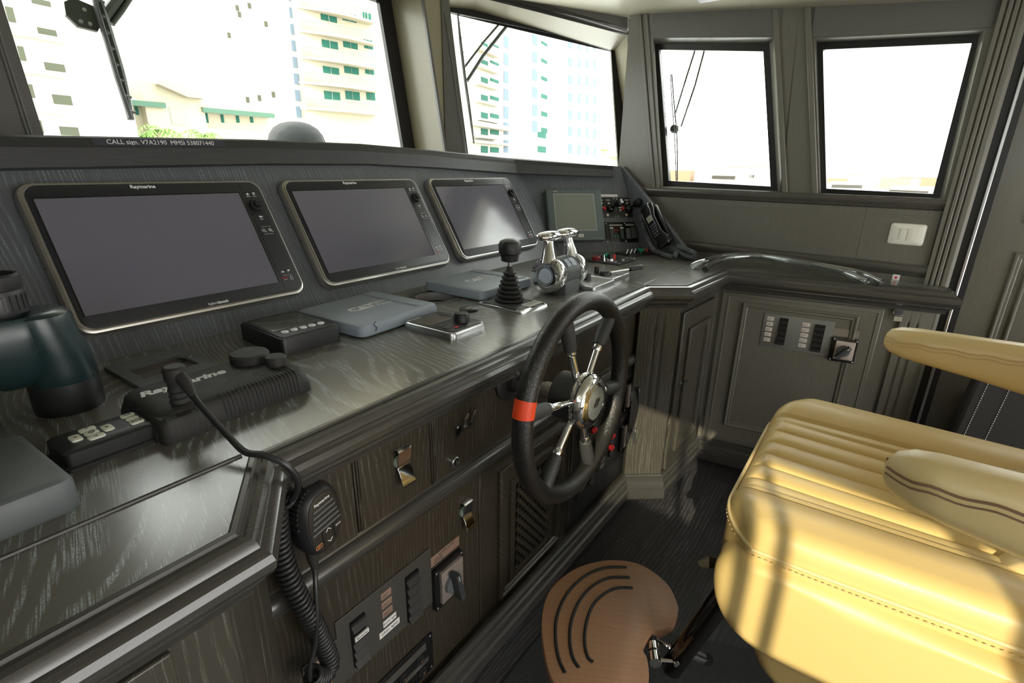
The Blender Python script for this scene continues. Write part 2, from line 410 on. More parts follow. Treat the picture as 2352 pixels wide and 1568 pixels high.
# sill moulding, chair rail, wainscot boards
prof = [(0, .018), (.014, .018), (.018, .010), (.020, 0), (.016, -.008), (.009, -.013), (.008, -.020), (.004, -.024), (0, -.026)]
def rail(name, z, x0, x1, sc=1):
    mb = MB(); mb.loft([[(x, z+h*sc, o*sc) for o, h in prof] for x in (x0, x1)])
    return struct(mb.obj(name, W_edgey, M=FW, ang=50))
rail('trim_11', 1.226, -.42, .905)
rail('trim_12', .975, -.42, .89, .95)
wb = MB()
sx = .635
for a_, b_ in ((-.40, sx-.0008), (sx+.0008, .868)):
    wb.box(a_, b_, .998, 1.198, 0, .006)
    wb.box(a_, b_, 1.17, 1.178, .006, .0075)
struct(wb.obj('trim_13', W_wall, M=FW, bev=.0015))
struct(MB().box(-.14, -.125, .95, 1.2, 0, .008).obj('trim_14', W_wall, M=FW))
# fluted pilaster at the end of the wall
pl_ = MB(); x0 = .874; ww = .074
ys = [0.0]
xs = []
n = 60
for k in range(n+1):
    u = k/n; x = x0+ww*u
    d = .022
    for c in (.2, .42, .64):
        q = abs(u-c)/.045
        if q < 1: d -= .007*math.cos(q*math.pi/2)
    if u > .86: d = .022 - .004*((u-.86)/.14)
    xs.append((x, d))
ring = lambda y: [(x0, y, 0)] + [(x, y, d) for x, d in xs] + [(x0+ww, y, 0)]
pl_.loft([ring(0), ring(zt(x0)-.02)])
struct(pl_.obj('trim_1', W_wall, M=FW, ang=60))

# entrance: dark rebate, silver strip painting a lit wooden edge and panelled door with a window
struct(MB().box(.930, 1.0, 0, 1.9, -.12, -.02).obj('trim_15', M_blk, M=FW))
struct(MB().box(.970, .981, 0, 1.87, -.03, -.006).obj('trim_16', M_silver, M=FW, bev=.003))
FD = FW @ Matrix.Translation((0, 0, -.05))
dl = .985; dr = 1.9
dw = [loc(FD, *p) for p in ((2314, 492), (2395, 500), (2500, 60), (2400, 40))]
dop = [(1.125, 1.20), (1.75, 1.20), (1.75, 1.72), (1.125, 1.72)]
door = struct(annulus([(dl, .01), (dr, .01), (dr, 1.80), (dl, 1.80)], dop, .0, -.04).obj('door_1', W_wall, flat=True, M=FD))
mb = MB()
def pframe(mb, x0, x1, y0, y1, prof_, d=0):
    path = [(x0, y0), (x1, y0), (x1, y1), (x0, y1)]
    mb.sweep([(-o, h+d) for o, h in prof_], path, loop=True, side=1)
MOLD = [(0, 0), (0, .007), (.004, .010), (.009, .009), (.012, .005), (.018, .006), (.022, .003), (.022, 0)]
MB().sweep([(.03, -.0), (.03, .005), (0, .010), (-.006, .008), (-.006, 0)], [(p[0], p[1]) for p in dop], loop=True, side=1).obj('window_frame', W_hdr, door)
MB().prism(dop, -.03, -.024).obj('window_pane', M_glass, door, flat=True)
mb = MB(); pframe(mb, 1.10, 1.78, .62, 1.07, MOLD); pframe(mb, 1.14, 1.74, .66, 1.03, MOLD[:5]); mb.obj('panel_moulding', W_wall, door, ang=50)
mb = MB(); pframe(mb, 1.10, 1.78, .12, .52, MOLD); pframe(mb, 1.14, 1.74, .16, .48, MOLD[:5]); mb.obj('panel_moulding', W_wall, door, ang=50)
struct(MB().box(dl, 2.6, 1.80, 2.05, -.05, .0).box(dr, 2.6, 0, 1.8, -.05, 0).obj('wall_right_aft', W_wall, M=FW, flat=True))

# unseen left and aft walls, their openings sized and placed for the light
def holewall(name, M, outer, inner, d0, d1, m_):
    return struct(annulus(outer, inner, d0, d1).obj(name, m_, flat=True, M=M))
FL = frame((XL, 0, 0), (0, 1, 0), (0, 0, 1))
holewall('wall_left', FL, [(YB, 0), (2.0, 0), (2.0, 2.15), (YB, 1.62)], [(-1.75, 1.30), (-.02, 1.30), (-.02, 1.80), (-1.75, 1.62)], 0, -.06, W_wall)
g = holewall('window_5', FL, [(-1.75, 1.30), (-.02, 1.30), (-.02, 1.80), (-1.75, 1.62)], [(-1.73, 1.32), (-.04, 1.32), (-.04, 1.78), (-1.73, 1.60)], -.03, -.05, M_gasket)
MB().box(-1.73, -.04, 1.32, 1.72, -.042, -.038).obj('window_pane', M_glass, g, flat=True)
for i_, (a_, b_) in enumerate(((-.86, -.82), (-.50, -.485), (-.44, -.42), (-.34, -.325))):  # mullion bars added to cast stripes of shade on the seat
    struct(MB().box(a_, b_, 1.3, 1.74, -.055, -.01).obj('trim_%d' % (17+i_), M_gasket, M=FL))
FB_ = frame((0, YB, 0), (-1, 0, 0), (0, 0, 1))
M_brown = wood('brown aft panelling', (.16, .085, .045), (.28, .17, .10), along=2, freq=60, contrast=.6, rough=.4)
holewall('wall_back', FB_, [(-3.0, 0), (-XL, 0), (-XL, 1.66), (-3.0, 1.66)], [(-2.2, .25), (.5, .25), (.5, 1.5), (-2.2, 1.5)], 0, -.06, M_brown)

# ================================================================ console
ZC = .93
def offset_path(path, o):
    out = []; P = [Vector(p) for p in path]
    for i in range(len(P)):
        d0 = (P[i]-P[i-1]).normalized() if i > 0 else None; d1 = (P[i+1]-P[i]).normalized() if i < len(P)-1 else None
        n0 = Vector((d0.y, -d0.x)) if d0 else None; n1 = Vector((d1.y, -d1.x)) if d1 else None
        mm = n0 if n1 is None else n1 if n0 is None else (n0+n1).normalized()/max((n0+n1).normalized().dot(n0), .3)
        out.append((P[i].x+mm.x*o, P[i].y+mm.y*o))
    return out
EDGE = [(-.84, .535), (.205, .535), (.305, .676), (1.765, .672), (1.862, .553), (2.278, .528), (2.379, -.221)]
BACK = [(2.470, -.213), (2.577, .713), (2.615, 1.09), (2.35, 1.30), (-.84, 1.30)]
hx, hy, hr = 1.163, 1.14, .065
from mathutils.geometry import tessellate_polygon
outer = EDGE + [(2.476, -.213), (wx(.72)-.001, .72), (wx(1.05)-.001, 1.05), (2.35, 1.30), (-.84, 1.30)]
hole = [(hx+hr*math.cos(-2*math.pi*k/40), hy+hr*math.sin(-2*math.pi*k/40)) for k in range(40)]
tris = tessellate_polygon([[Vector((x, y, 0)) for x, y in outer], [Vector((x, y, 0)) for x, y in hole]])
allp = outer + hole
wt = MB().add([(x, y, ZC) for x, y in allp], [tuple(t_) for t_ in tris])
wt.loft([[(x, y, ZC) for x, y in outer], [(x, y, ZC-.03) for x, y in outer]], cap=False)
worktop = tag(wt.obj('worktop', W_top, flat=True), 'dark limed oak worktop running the length of the helm and round to the right', 'worktop')
MB().lathe([(hr+.0005, ZC-.028), (hr+.0005, ZC-.0005), (hr-.0005, ZC-.0005), (hr-.0005, ZC-.028)], 40, cap=False, M=Matrix.Translation((hx, hy, 0))).obj('hole_lining', mat('pale plywood edge', (.35, .33, .33), .6), worktop)
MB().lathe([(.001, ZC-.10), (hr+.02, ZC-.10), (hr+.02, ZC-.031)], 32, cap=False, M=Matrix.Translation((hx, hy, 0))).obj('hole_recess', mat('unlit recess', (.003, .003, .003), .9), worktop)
MB().lathe([(hr+.001, ZC-.008), (hr+.001, ZC+.0008), (hr+.022, ZC+.0008), (hr+.022, ZC)], 40, cap=False, M=Matrix.Translation((hx, hy, 0))).obj('hole_mark', wood('worn oak ring', (.07, .07, .065), (.3, .3, .3), along=0, freq=50), worktop)
for x, y in ((hx+.09, hy-.085), (hx-.075, hy+.095), (hx-.1, hy-.06)):
    MB().lathe([(.0035, ZC), (.003, ZC+.0006)], 10, M=Matrix.Translation((x, y, 0))).obj('screw_hole', mat('raw wood hole', (.5, .42, .33), .7), worktop)
# seam beads in the top, left and right
mb = MB(); mb.tube([(-.84, .690, ZC+.0005), (.295, .690, ZC+.0005)], .0032, 8)
mb.obj('seam_bead', W_edge, worktop)
MB().tube([(1.775, .682, ZC-.0005), (2.40, .693, ZC-.0005)], .0015, 6).obj('seam_bead', W_edge, worktop)
# nosing
NOSE = [(-.006, .0), (-.003, .0015), (.003, .001), (.005, -.003), (.010, -.004), (.014, -.001), (.021, -.003), (.026, -.009), (.028, -.015), (.034, -.017), (.040, -.022), (.0435, -.030), (.043, -.040), (.038, -.048), (.030, -.053), (.027, -.055), (.027, -.060), (.020, -.064), (.014, -.072), (.012, -.080), (.011, -.084), (-.03, -.084), (-.03, -.029), (-.006, -.029)]
sgn = 1
b = MB().sweep([(o, z+ZC) for o, z in NOSE], EDGE + [(2.476, -.213)], side=1)
nose = tag(b.obj('worktop_nosing', W_edge, ang=25), 'continuous rounded oak moulding along the front edge of the worktop', 'moulding')

# console body (front cabinet)
YF = .715
cab = thing('helm_cabinet', 'long dark oak cabinet under the worktop with flap fronts and switch panels', 'cabinet', T(1.03, .9, 0))
iv = Matrix.Translation((-1.03, -.9, 0))
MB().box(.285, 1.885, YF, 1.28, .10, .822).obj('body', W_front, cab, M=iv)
def slab(mb, x0, x1, z0, z1, y0=YF, d=.012): mb.box(x0, x1, y0-d, y0, z0, z1)
def flap(x0, x1):
    mb = MB()
    g = .0012
    x0 += g; x1 -= g; a, b_ = .655, .842
    # front with a stepped, rounded lip
    for ins, d0_, d1_ in ((0, 0, .008), (.004, .008, .011), (.008, .011, .013)):
        mb.box(x0+ins, x1-ins, YF-d1_, YF-d0_, a+ins, b_-ins)
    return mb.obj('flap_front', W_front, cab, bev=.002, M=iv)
flap(.288, .489); flap(.489, .688); f3 = flap(.688, 1.885)
# half round rail
hr_ = [(0, .662), (.010, .662), (.012, .655), (.020, .652), (.027, .644), (.030, .632), (.027, .619), (.020, .611), (.012, .608), (.010, .600), (0, .600)]
MB().loft([[(x, YF-o, z) for o, z in hr_] for x in (.288, 1.885)]).obj('rail', W_edge, cab, M=iv, ang=50)
# lower fronts
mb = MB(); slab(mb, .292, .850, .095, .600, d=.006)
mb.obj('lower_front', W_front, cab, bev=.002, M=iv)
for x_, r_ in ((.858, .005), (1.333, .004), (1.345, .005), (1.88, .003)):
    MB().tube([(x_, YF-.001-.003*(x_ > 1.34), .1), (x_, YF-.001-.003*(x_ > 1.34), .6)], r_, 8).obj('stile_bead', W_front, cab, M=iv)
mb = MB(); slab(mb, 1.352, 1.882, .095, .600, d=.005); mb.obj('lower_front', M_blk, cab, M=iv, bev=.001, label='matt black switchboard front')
# lattice door
FCf = frame((0, YF, 0), (1, 0, 0), (0, 0, 1))
ld = MB(); DM = [(0, 0), (0, .010), (.006, .014), (.014, .014), (.018, .009), (.026, .010), (.030, .004), (.030, 0)]
ld.sweep([(-o, h) for o, h in DM], [(.938, .115), (1.285, .115), (1.285, .560), (.938, .560)], loop=True)
iF = iv @ FCf
ld.obj('vent_door_frame', W_front, cab, M=iF, ang=45)
ld = MB(); ld.sweep([(-o, h) for o, h in [(0, 0), (0, .006), (.02, .008), (.026, .003), (.026, 0)]], [(.995, .145), (1.225, .145), (1.225, .50), (.995, .50)], loop=True)
vd = ld.obj('vent_surround', W_front, cab, M=iF, ang=45)
MB().box(1.02, 1.20, .17, .475, .0005, .0012).obj('vent_dark_hollow', mat('unlit vent', (.002, .002, .002), .9), cab, M=iF)  # black sheet painting the dark hollow behind the lattice
lt = MB()
x0, x1, y0, y1 = 1.022, 1.198, .172, .473
for sgn_ in (1, -1):
    for c in range(-14, 15):
        # line y = y0 + sgn*(x-x0)*1.25 + c*.045
        pts = []
        for x in [x0 + (x1-x0)*k/24 for k in range(25)]:
            yy = (y0+y1)/2 + sgn_*(x-(x0+x1)/2)*1.2 + c*.034
            if y0 <= yy <= y1: pts.append((x, yy))
        if len(pts) > 1:
            a, b_ = pts[0], pts[-1]; d = Vector((b_[0]-a[0], b_[1]-a[1])).normalized(); n_ = Vector((-d.y, d.x))*(.0036 if sgn_ > 0 else .0062)
            h = .007 if sgn_ > 0 else .010
            lt.loft([[(a[0]+n_.x, a[1]+n_.y, .0055), (a[0]-n_.x, a[1]-n_.y, .0055), (a[0]-n_.x, a[1]-n_.y, h), (a[0]+n_.x, a[1]+n_.y, h)],
                     [(b_[0]+n_.x, b_[1]+n_.y, .0055), (b_[0]-n_.x, b_[1]-n_.y, .0055), (b_[0]-n_.x, b_[1]-n_.y, h), (b_[0]+n_.x, b_[1]+n_.y, h)]])
lt.obj('lattice', W_front, cab, M=iF, flat=True)

# corner posts (fluted, chamfered), right side cabinet with door, left cabinet
PATHB = offset_path(EDGE + [(2.476, -.213)], -.012)
def face_frame(i, z=0):
    a, b_ = Vector(PATHB[i]), Vector(PATHB[i+1]); d = (b_-a)
    return frame((a.x, a.y, z), (d.x, d.y, 0), (0, 0, 1)), d.length
def fluted_post(name, i, label, w0=0):
    M, L_ = face_frame(i); b = MB(); n = 40; th = .03
    def ring(y, fl):
        r_ = [(0, y, -th)]
        for k in range(n+1):
            u = k/n; d = 0
            if fl:
                for c in (.42, .62):
                    q = abs(u-c)/.045
                    if q < 1: d = -.005*math.cos(q*math.pi/2)
            r_.append((u*L_, y, d))
        return r_ + [(L_, y, -th)]
    b.loft([ring(.10, 0), ring(.17, 0), ring(.175, 1), ring(.775, 1), ring(.78, 0), ring(.8455, 0)])
    return tag(b.obj(name, W_frontL, M=M, ang=60), label, 'post')
fluted_post('corner_post', 3, 'fluted oak corner post between helm cabinet and narrow cupboard door')
fluted_post('corner_post', 1, 'fluted oak corner post behind the coiled microphone cord')
for i, nm in ((4, 'r'),):
    M, L_ = face_frame(i)
    t = thing('side_cupboard', 'narrow dark oak cupboard with panelled door in the corner right of the wheel', 'cupboard', M)
    MB().box(0, L_, .10, .8455, -.02, -.006).obj('body', W_frontL, t)
    d = MB(); d.box(.03, L_-.05, .13, .815, -.006, .008); dd = d.obj('door', W_frontL, t, bev=.003)
    mb = MB(); pframe(mb, .085, L_-.105, .20, .745, DM, .008); mb.obj('door_moulding', W_frontL, dd, ang=45)
    k = MB(); k.lathe([(.012, 0), (.013, .003), (.008, .006), (.006, .018)], 16, M=T(.07, .515, .008)); k.box(.064, .105, .508, .524, .024, .029); k.obj('handle', M_dkgrey, dd, bev=.002)
M, L_ = face_frame(0)
t = thing('left_cabinet', 'dark oak cabinet at lower left with a framed door panel', 'cabinet', M)
MB().box(0, L_, .10, .8455, -.05, -.006).obj('body', W_frontL, t)
d = MB(); d.box(L_-.62, L_-.075, .13, .825, -.006, .008); dd = d.obj('door', W_frontL, t, bev=.003)
mb = MB(); pframe(mb, L_-.56, L_-.135, .19, .765, DM, .008); mb.obj('door_moulding', W_frontL, dd, ang=45)
# panel cabinet running aft below the right hand worktop
M, L_ = face_frame(5); FCR = M
t = thing('switchboard_cabinet', 'dark oak cabinet with raised panel, breaker switches and fluted end post below the right worktop', 'cabinet', M)
MB().box(0, L_, .10, .8455, -.08, -.006).obj('body', W_wall, t)
mb = MB(); mb.box(.02, .60, .135, .835, -.006, .004); mb.obj('panel_board', W_wall, t, bev=.003)
mb = MB(); pframe(mb, .105, .575-.05, .215, .80, MOLD, .004); pframe(mb, .043, .588, .15, .825, [(0, 0), (0, .002), (.005, .003), (.007, 0)], .004); mb.obj('panel_moulding', W_wall, t, ang=45)
n = 50; xs2 = []
for k in range(n+1):
    u = k/n; d_ = .008
    for c in (.30, .62):
        q = abs(u-c)/.06
        if q < 1: d_ -= .005*math.cos(q*math.pi/2)
    xs2.append((.655+.085*u, d_))
rg = lambda y, f: [(.655, y, -.006)] + [(x, y, d_ if f else .008) for x, d_ in xs2] + [(.74, y, -.006)]
MB().loft([rg(.12, 1), rg(.795, 1), rg(.80, 0), rg(.8455, 0)]).obj('end_post', W_wall, t, ang=60)
FCR_t = t
# plinth along everything
PL = [(0, .125), (.008, .125), (.010, .118), (.018, .114), (.018, .098), (.024, .094), (.026, .086), (.026, .070), (.034, .066), (.034, .030), (.030, .020), (0, .020)]
b = MB().sweep(PL, offset_path(EDGE + [(2.476, -.213)], -.014))
struct(b.obj('baseboard_front', W_edge, ang=25))
MB2 = MB().prism(offset_path(EDGE, -.02)[:] + [(2.47, -.2), (2.55, .9), (2.3, 1.2), (-.8, 1.2)], 0, .10)
struct(MB2.obj('baseboard_inner', W_front, flat=True))

# dashboard (sloped board with the screens)
A58 = R(58)
FBD = frame((0, 1.285, ZC), (1, 0, 0), (0, math.cos(A58), math.sin(A58)))
P1 = Vector((2.25, 1.245, ZC)); P2 = Vector((2.571, .972, ZC)); tt = (P2-P1).normalized(); hh = Vector((-tt.y, tt.x, 0)); tl = R(66)
FBR = frame(P1, tt, hh*math.cos(tl)+Vector((0, 0, math.sin(tl))))
dz = .44
topL = FBD @ Vector((2.108, dz, 0)); 
t = thing('dashboard', 'sloping dark limed oak dashboard carrying the screens, with an angled right-hand section', 'dashboard', FBD)
iD = FBD.inverted()
crb = P1; crt = Vector((2.115, 1.517, 1.304))
MB().loft([[(-.84, 0, 0), (2.33, 0, 0), (2.24, .50, 0), (-.84, .50, 0)], [(-.84, 0, -.02), (2.33, 0, -.02), (2.24, .50, -.02), (-.84, .50, -.02)]]).obj('board', W_backb, t, flat=True)
iR = iD @ FBR
q = [FBR.inverted() @ p for p in (P1, P2+Vector((0, 0, 0)), Vector((2.55, 1.19, 1.32)), FBD @ Vector((2.112, .46, 0)))]
MB().prism([(-.10, 0), (.43, 0), (.32, .45), (-.36, .49)], -.02, 0).obj('angled_board', W_backb, t, M=iR, flat=True)

# ledge above the dashboard
lb = [(-.84, 1.524, 1.312), (.283, 1.524, 1.312), (.521, 1.528, 1.319), (.856, 1.534, 1.329), (1.237, 1.537, 1.333), (1.605, 1.53, 1.323), (2.112, 1.510, 1.302), (2.535, 1.195, 1.290)]
mb = MB(); rings = []
LP = [(-.003, -.004), (-.012, .002), (-.004, .043), (.001, .047), (.011, .064), (.018, .068), (.14, .068), (.14, .02), (.02, -.004)]
for i, p in enumerate(lb):
    d0 = Vector((lb[i][0]-lb[i-1][0], lb[i][1]-lb[i-1][1])).normalized() if i else None
    d1 = Vector((lb[i+1][0]-lb[i][0], lb[i+1][1]-lb[i][1])).normalized() if i < len(lb)-1 else None
    n0 = Vector((-d0.y, d0.x)) if d0 else None; n1 = Vector((-d1.y, d1.x)) if d1 else None
    mm = n0 if n1 is None else n1 if n0 is None else (n0+n1).normalized()/(n0+n1).normalized().dot(n0)
    hsc = 1.0 if i < 7 else .8
    osc = 9 if i < 7 else .03
    rings.append([(p[0]+mm.x*min(o, osc), p[1]+mm.y*min(o, osc), p[2]+z*hsc) for o, z in LP])
ledge = mb.loft(rings).obj('ledge', W_ledge, bev=0, ang=25)
tag(ledge, 'dark oak ledge capping the dashboard below the windscreen', 'ledge')
# cheek board closing the right end
A_ = Vector((2.406, .688, ZC)); B_ = Vector((2.571, .972, ZC)); T_ = Vector((2.598, 1.173, 1.345))
ck_n = (B_-A_).cross(Vector((0, 0, 1))).normalized()*-1
u_ = Vector((T_.x-A_.x, T_.y-A_.y, 0)).normalized()
Tp = A_ + u_*((T_-A_).dot(u_)) + Vector((0, 0, T_.z-A_.z))
cheek = MB()
FK = frame(A_, u_, (0, 0, 1))
tx = (T_-A_).dot(u_)
cheek.prism([(0, 0), (.40, 0), (tx+.03, .40), (tx-.0, .412)], 0, .022)
tag(cheek.obj('cheek_board', W_backb, M=FK, bev=.004), 'triangular oak cheek board closing the right end of the dashboard behind the phone', 'board')
M_lab0 = mat('faded print', (.55, .56, .56), .5, var=0)
# ================================================================ screens on the dashboard
def raym_big(x0, x1, label, group=None, pole=True):
    v0, v1 = .052, .404; W, H = x1-x0, v1-v0
    t = thing('chartplotter', label, 'marine display', FBD @ T((x0+x1)/2, (v0+v1)/2, .0), 'three wide chartplotters')
    MB().rpr(0, 0, W, H, .034, .0, .030, .011, chb=.003, n=8).obj('rim', M_pewter, t)
    MB().rpr(0.002, 0, W-.022, H-.022, .026, .0295, .0322, .0012, n=8).obj('bezel', M_bezel, t)
    MB().sweep([(-.0005, .0305), (.0028, .0305), (.0028, .0318), (-.0005, .0318)], rr(W-.020, H-.020, .027, 8), loop=True).obj('edge_strip', M_silver, t)
    sw, sh = W*.815, .268; sx_ = -W/2 + .0245 + sw/2; sy = -.0005
    MB().box(sx_-sw/2, sx_+sw/2, sy-sh/2, sy+sh/2, .0322, .0326).obj('screen', M_screen, t, flat=True)
    fr = MB(); 
    for a in ((sx_-sw/2-.002, sx_+sw/2+.002, sy+sh/2, sy+sh/2+.003), (sx_-sw/2-.003, sx_-sw/2, sy-sh/2-.002, sy+sh/2+.002), (sx_+sw/2, sx_+sw/2+.002, sy-sh/2, sy+sh/2)):
        fr.box(a[0], a[1], a[2], a[3], .0322, .0332)
    fr.obj('screen_lip', M_gloss, t)
    kx = sx_+sw/2 + (W/2-.011-(sx_+sw/2))*.52; colw = .028
    MB().box(kx-.0215, kx-.0211, -H/2+.014, H/2-.014, .0322, .0325).obj('panel_line', M_gloss, t)
    for y in (.135, .028, .008, -.100, -.131): MB().box(kx-.021, kx+.018, y-.0002, y+.0002, .0322, .0325).obj('panel_line', M_gloss, t)
    k = MB().lathe([(.0185, .0322), (.0185, .036), (.0165, .041), (.012, .0415), (.0115, .040)], 28).lathe([(.009, .040), (.009, .047), (.0075, .049), (.001, .0495)], 24)
    k.obj('control_knob', M_blk, t, M=T(kx, .093, 0))
    for y in (.029, .007, -.118):
        MB().box(kx-.013, kx+.014, y-.0008, y+.0008, .0322, .0336).obj('button_bar', M_silver, t)
    tx_ = lambda n_, s_, sz, x, y, m_=M_white, **k_: txt(n_, s_, sz, T(x, y, .0323), m_, t, **k_)
    tx_('brand_lettering', 'Raymarine', .0125, -.03, H/2-.0185, bold=.025)
    tx_('model_lettering', 'hybrid', .010, .010, -H/2+.0175); tx_('model_lettering', 'touch', .010, .0335, -H/2+.0175, bold=.03)
    ic = MB(); ic.prism([(-.004, 0), (.004, 0), (0, .004)], .0323, .0326, T(kx-.009, .129)); ic.box(-.0025, .0025, -.003, 0, .0323, .0326, T(kx-.009, .129))
    for j in range(3): ic.box(kx+.005, kx+.012, .1275+j*.0025, .1287+j*.0025, .0323, .0326)
    ic.prism([(-.006, 0), (-.001, -.004), (-.001, .004)], .0323, .0326, T(kx, .060)); ic.box(kx-.001, kx+.005, .0587, .0613, .0323, .0326)
    for sx2 in (-.009, .009):
        ic.tube([(kx+sx2+.0042*math.cos(R(a)), .019+.0042*math.sin(R(a)), .0325) for a in range(0, 360, 30)], .0006, 5, loop=True)
        ic.tube([(kx+sx2+.003, .016, .0325), (kx+sx2+.007, .0125, .0325)], .0008, 5)
        ic.box(kx+sx2-.002, kx+sx2+.002, .0186, .0194, .0323, .0327)
    ic.box(kx+.0086, kx+.0094, .017, .021, .0323, .0327)
    ic.box(kx-.012, kx-.005, -.109, -.105, .0323, .0326).box(kx+.006, kx+.007, -.111, -.103, .0323, .0326).box(kx+.007, kx+.013, -.107, -.103, .0323, .0326)
    ic.tube([(kx+.009+.0035*math.cos(R(a)), -.125+.0035*math.sin(R(a)), .0325) for a in range(120, 420, 30)], .0005, 5); ic.box(kx+.0087, kx+.0093, -.125, -.120, .0323, .0327)
    ic.obj('button_icons', M_white, t)
    tx_('button_lettering', 'Home', .0045, kx-.009, .1225); tx_('button_lettering', 'Menu', .0045, kx+.0085, .1225); tx_('button_lettering', 'Back', .0045, kx, .0525)
    tx_('button_lettering', 'Standby', .0046, kx-.0095, -.1245, M_red, bold=.03); tx_('button_lettering', '(Auto)', .0042, kx-.0095, -.130)
    tx_('button_lettering', 'Power', .0042, kx+.0085, -.1315)
    return t
M_screen = mat('dark glass screen', (.145, .138, .175), .13, spec=.5, var=.02, ior=1.75)  # lilac base colour stands in for the ceiling's reflection in the glass
raym_big(.282, .806, 'large chartplotter at far left of the dashboard, nearest the binoculars')
raym_big(.866, 1.412, 'middle one of the three wide chartplotters on the dashboard')
raym_big(1.470, 2.010, 'rightmost wide chartplotter, beside the smaller square monitor')

# square radar monitor on the angled board
t = thing('square_monitor', 'small square grey monitor with a blank grey screen on the angled dashboard', 'monitor', FBR @ T(.018, .182, 0))
MB().rpr(0, 0, .295, .262, .012, 0, .042, .010).obj('housing', mat('grey green monitor plastic', (.10, .125, .125), .45), t)
MB().sweep([(0, .0422), (-.006, .0422), (-.006, .040), (0, .0405)], [(-.110, -.082), (.104, -.082), (.104, .106), (-.110, .106)], loop=True).obj('screen_bezel', mat('pale grey bezel lip', (.32, .33, .31), .4), t)
MB().box(-.106, .100, -.078, .102, .0405, .0424).obj('screen', mat('grey lcd', (.20, .22, .19), .18, spec=.6), t, flat=True)
MB().box(.002, .030, -.115, -.098, .0418, .0428).obj('badge', mat('pale badge', (.55, .55, .5), .4), t)
MB().box(-.108, -.086, .1165, .1190, .0424, .0427).obj('brand_print', M_lab0, t)

M_lab = mat('white label', (.82, .80, .78), .5)
M_screw = M_silver
def screws(t, pts, z, r=.003):
    for x, y in pts:
        MB().lathe([(r, z), (r, z+.0008), (r*.5, z+.0016)], 10).obj('screw', M_screw, t, M=T(x, y, 0))
# searchlight control panels
def light_panel(x, y, w_, h_, label):
    t = thing('searchlight_panel', label, 'control panel', FBR @ T(x, y, 0), 'pair of searchlight joystick panels')
    MB().rpr(0, 0, w_, h_, .002, 0, .003, .0008).obj('plate', M_blk, t)
    screws(t, [(-w_/2+.006, -h_/2+.006), (w_/2-.006, -h_/2+.006), (-w_/2+.006, h_/2-.006), (w_/2-.006, h_/2-.006)], .003)
    for px_ in (-.028, .012):
        MB().box(px_-.012, px_+.010, .037, .041, .003, .0034).obj('label', M_lab, t)
        MB().lathe([(.006, .003), (.006, .006), (.003, .007), (.002, .014)], 12).obj('toggle_switch', M_silver, t, M=T(px_, .022, 0))
    MB().box(-.040, -.018, -.002, .003, .003, .0034).obj('label', M_lab, t)
    MB().lathe([(.005, .003), (.005, .006), (.002, .007)], 12).obj('toggle_switch', M_silver, t, M=T(-.030, -.014, 0))
    MB().lathe([(.0075, .003), (.0075, .010), (.006, .013), (.001, .014)], 16).obj('red_button', M_red, t, M=T(-.015, -.006, 0))
    j = MB().lathe([(.016, .003), (.014, .010), (.010, .014), (.007, .016)], 20).lathe([(.0045, .014), (.0045, .036), (.013, .040), (.016, .052), (.0155, .064), (.009, .070), (.001, .0705)], 20)
    j.obj('joystick', M_gloss, t, M=T(.018, -.008, 0, rx=R(-8), ry=R(18)) @ Matrix.Scale(1.3, 4))
    MB().box(-.004, .008, -.042, -.034, .003, .0034).obj('label', M_lab, t)
    MB().box(-.002, .006, -.046, -.042, .003, .0035).obj('caution_mark', mat('yellow mark', (.8, .7, .05), .5), t)
light_panel(.203, .231, .100, .105, 'black joystick panel with red button, next to the square monitor')
light_panel(.307, .231, .100, .105, 'black joystick panel with red button, nearest the phone handset')
t = thing('name_strip', 'white label strip above the two joystick panels', 'label', FBR @ T(.214, .294, 0))
MB().rpr(0, 0, .115, .013, .005, 0, .002, .0005).obj('strip', mat('pinkish white strip', (.8, .74, .74), .4), t)
txt('strip_lettering', 'SEARCHLIGHT', .006, T(0, 0, .0021), M_dkgrey, t) if 0 else None
# trim tab / wiper switch panel
t = thing('rocker_panel', 'black panel with two long rockers, red and green lamps below the joysticks', 'control panel', FBR @ T(.283, .100, 0))
MB().rpr(0, 0, .200, .108, .003, 0, .003, .0008).obj('plate', M_gloss, t)
screws(t, [(-.093, -.047), (.01, -.047), (-.093, .047), (.01, .047)], .003)
for x in (-.068, -.012):
    MB().rpr(x, -.002, .020, .062, .002, .003, .010, .002).obj('rocker_switch', M_dkgrey, t)
    MB().box(x-.009, x+.009, .018, .024, .010, .0105).obj('label', M_lab, t)
MB().box(-.075, -.004, .034, .042, .003, .0035).obj('label', mat('grey engraved label', (.35, .34, .31), .4, metal=.4), t)
for x, y, m_ in ((-.050, .012, M_red), (-.032, .012, M_red), (-.050, -.020, M_green), (-.032, -.020, M_green)):
    MB().lathe([(.004, .003), (.004, .005), (.002, .0065)], 12).obj('indicator_lamp', m_, t, M=T(x, y, 0))
MB().rpr(.025, -.008, .024, .055, .002, .003, .008, .001).obj('rocker_switch', M_greyp, t)
MB().rpr(.058, -.004, .036, .062, .004, .003, .016, .004).obj('switch_block', M_dkgrey, t)
MB().box(.014, .062, .034, .044, .003, .0035).obj('label', mat('grey engraved label', (.35, .34, .31), .4, metal=.4), t)

FKi = frame(A_, -u_, (0, 0, 1))
_a = Vector(loc(FKi, 1490, 478, .04)); _b = Vector(loc(FKi, 1528, 556, .04)); HA = math.atan2((_a-_b).y, (_a-_b).x)-R(90)
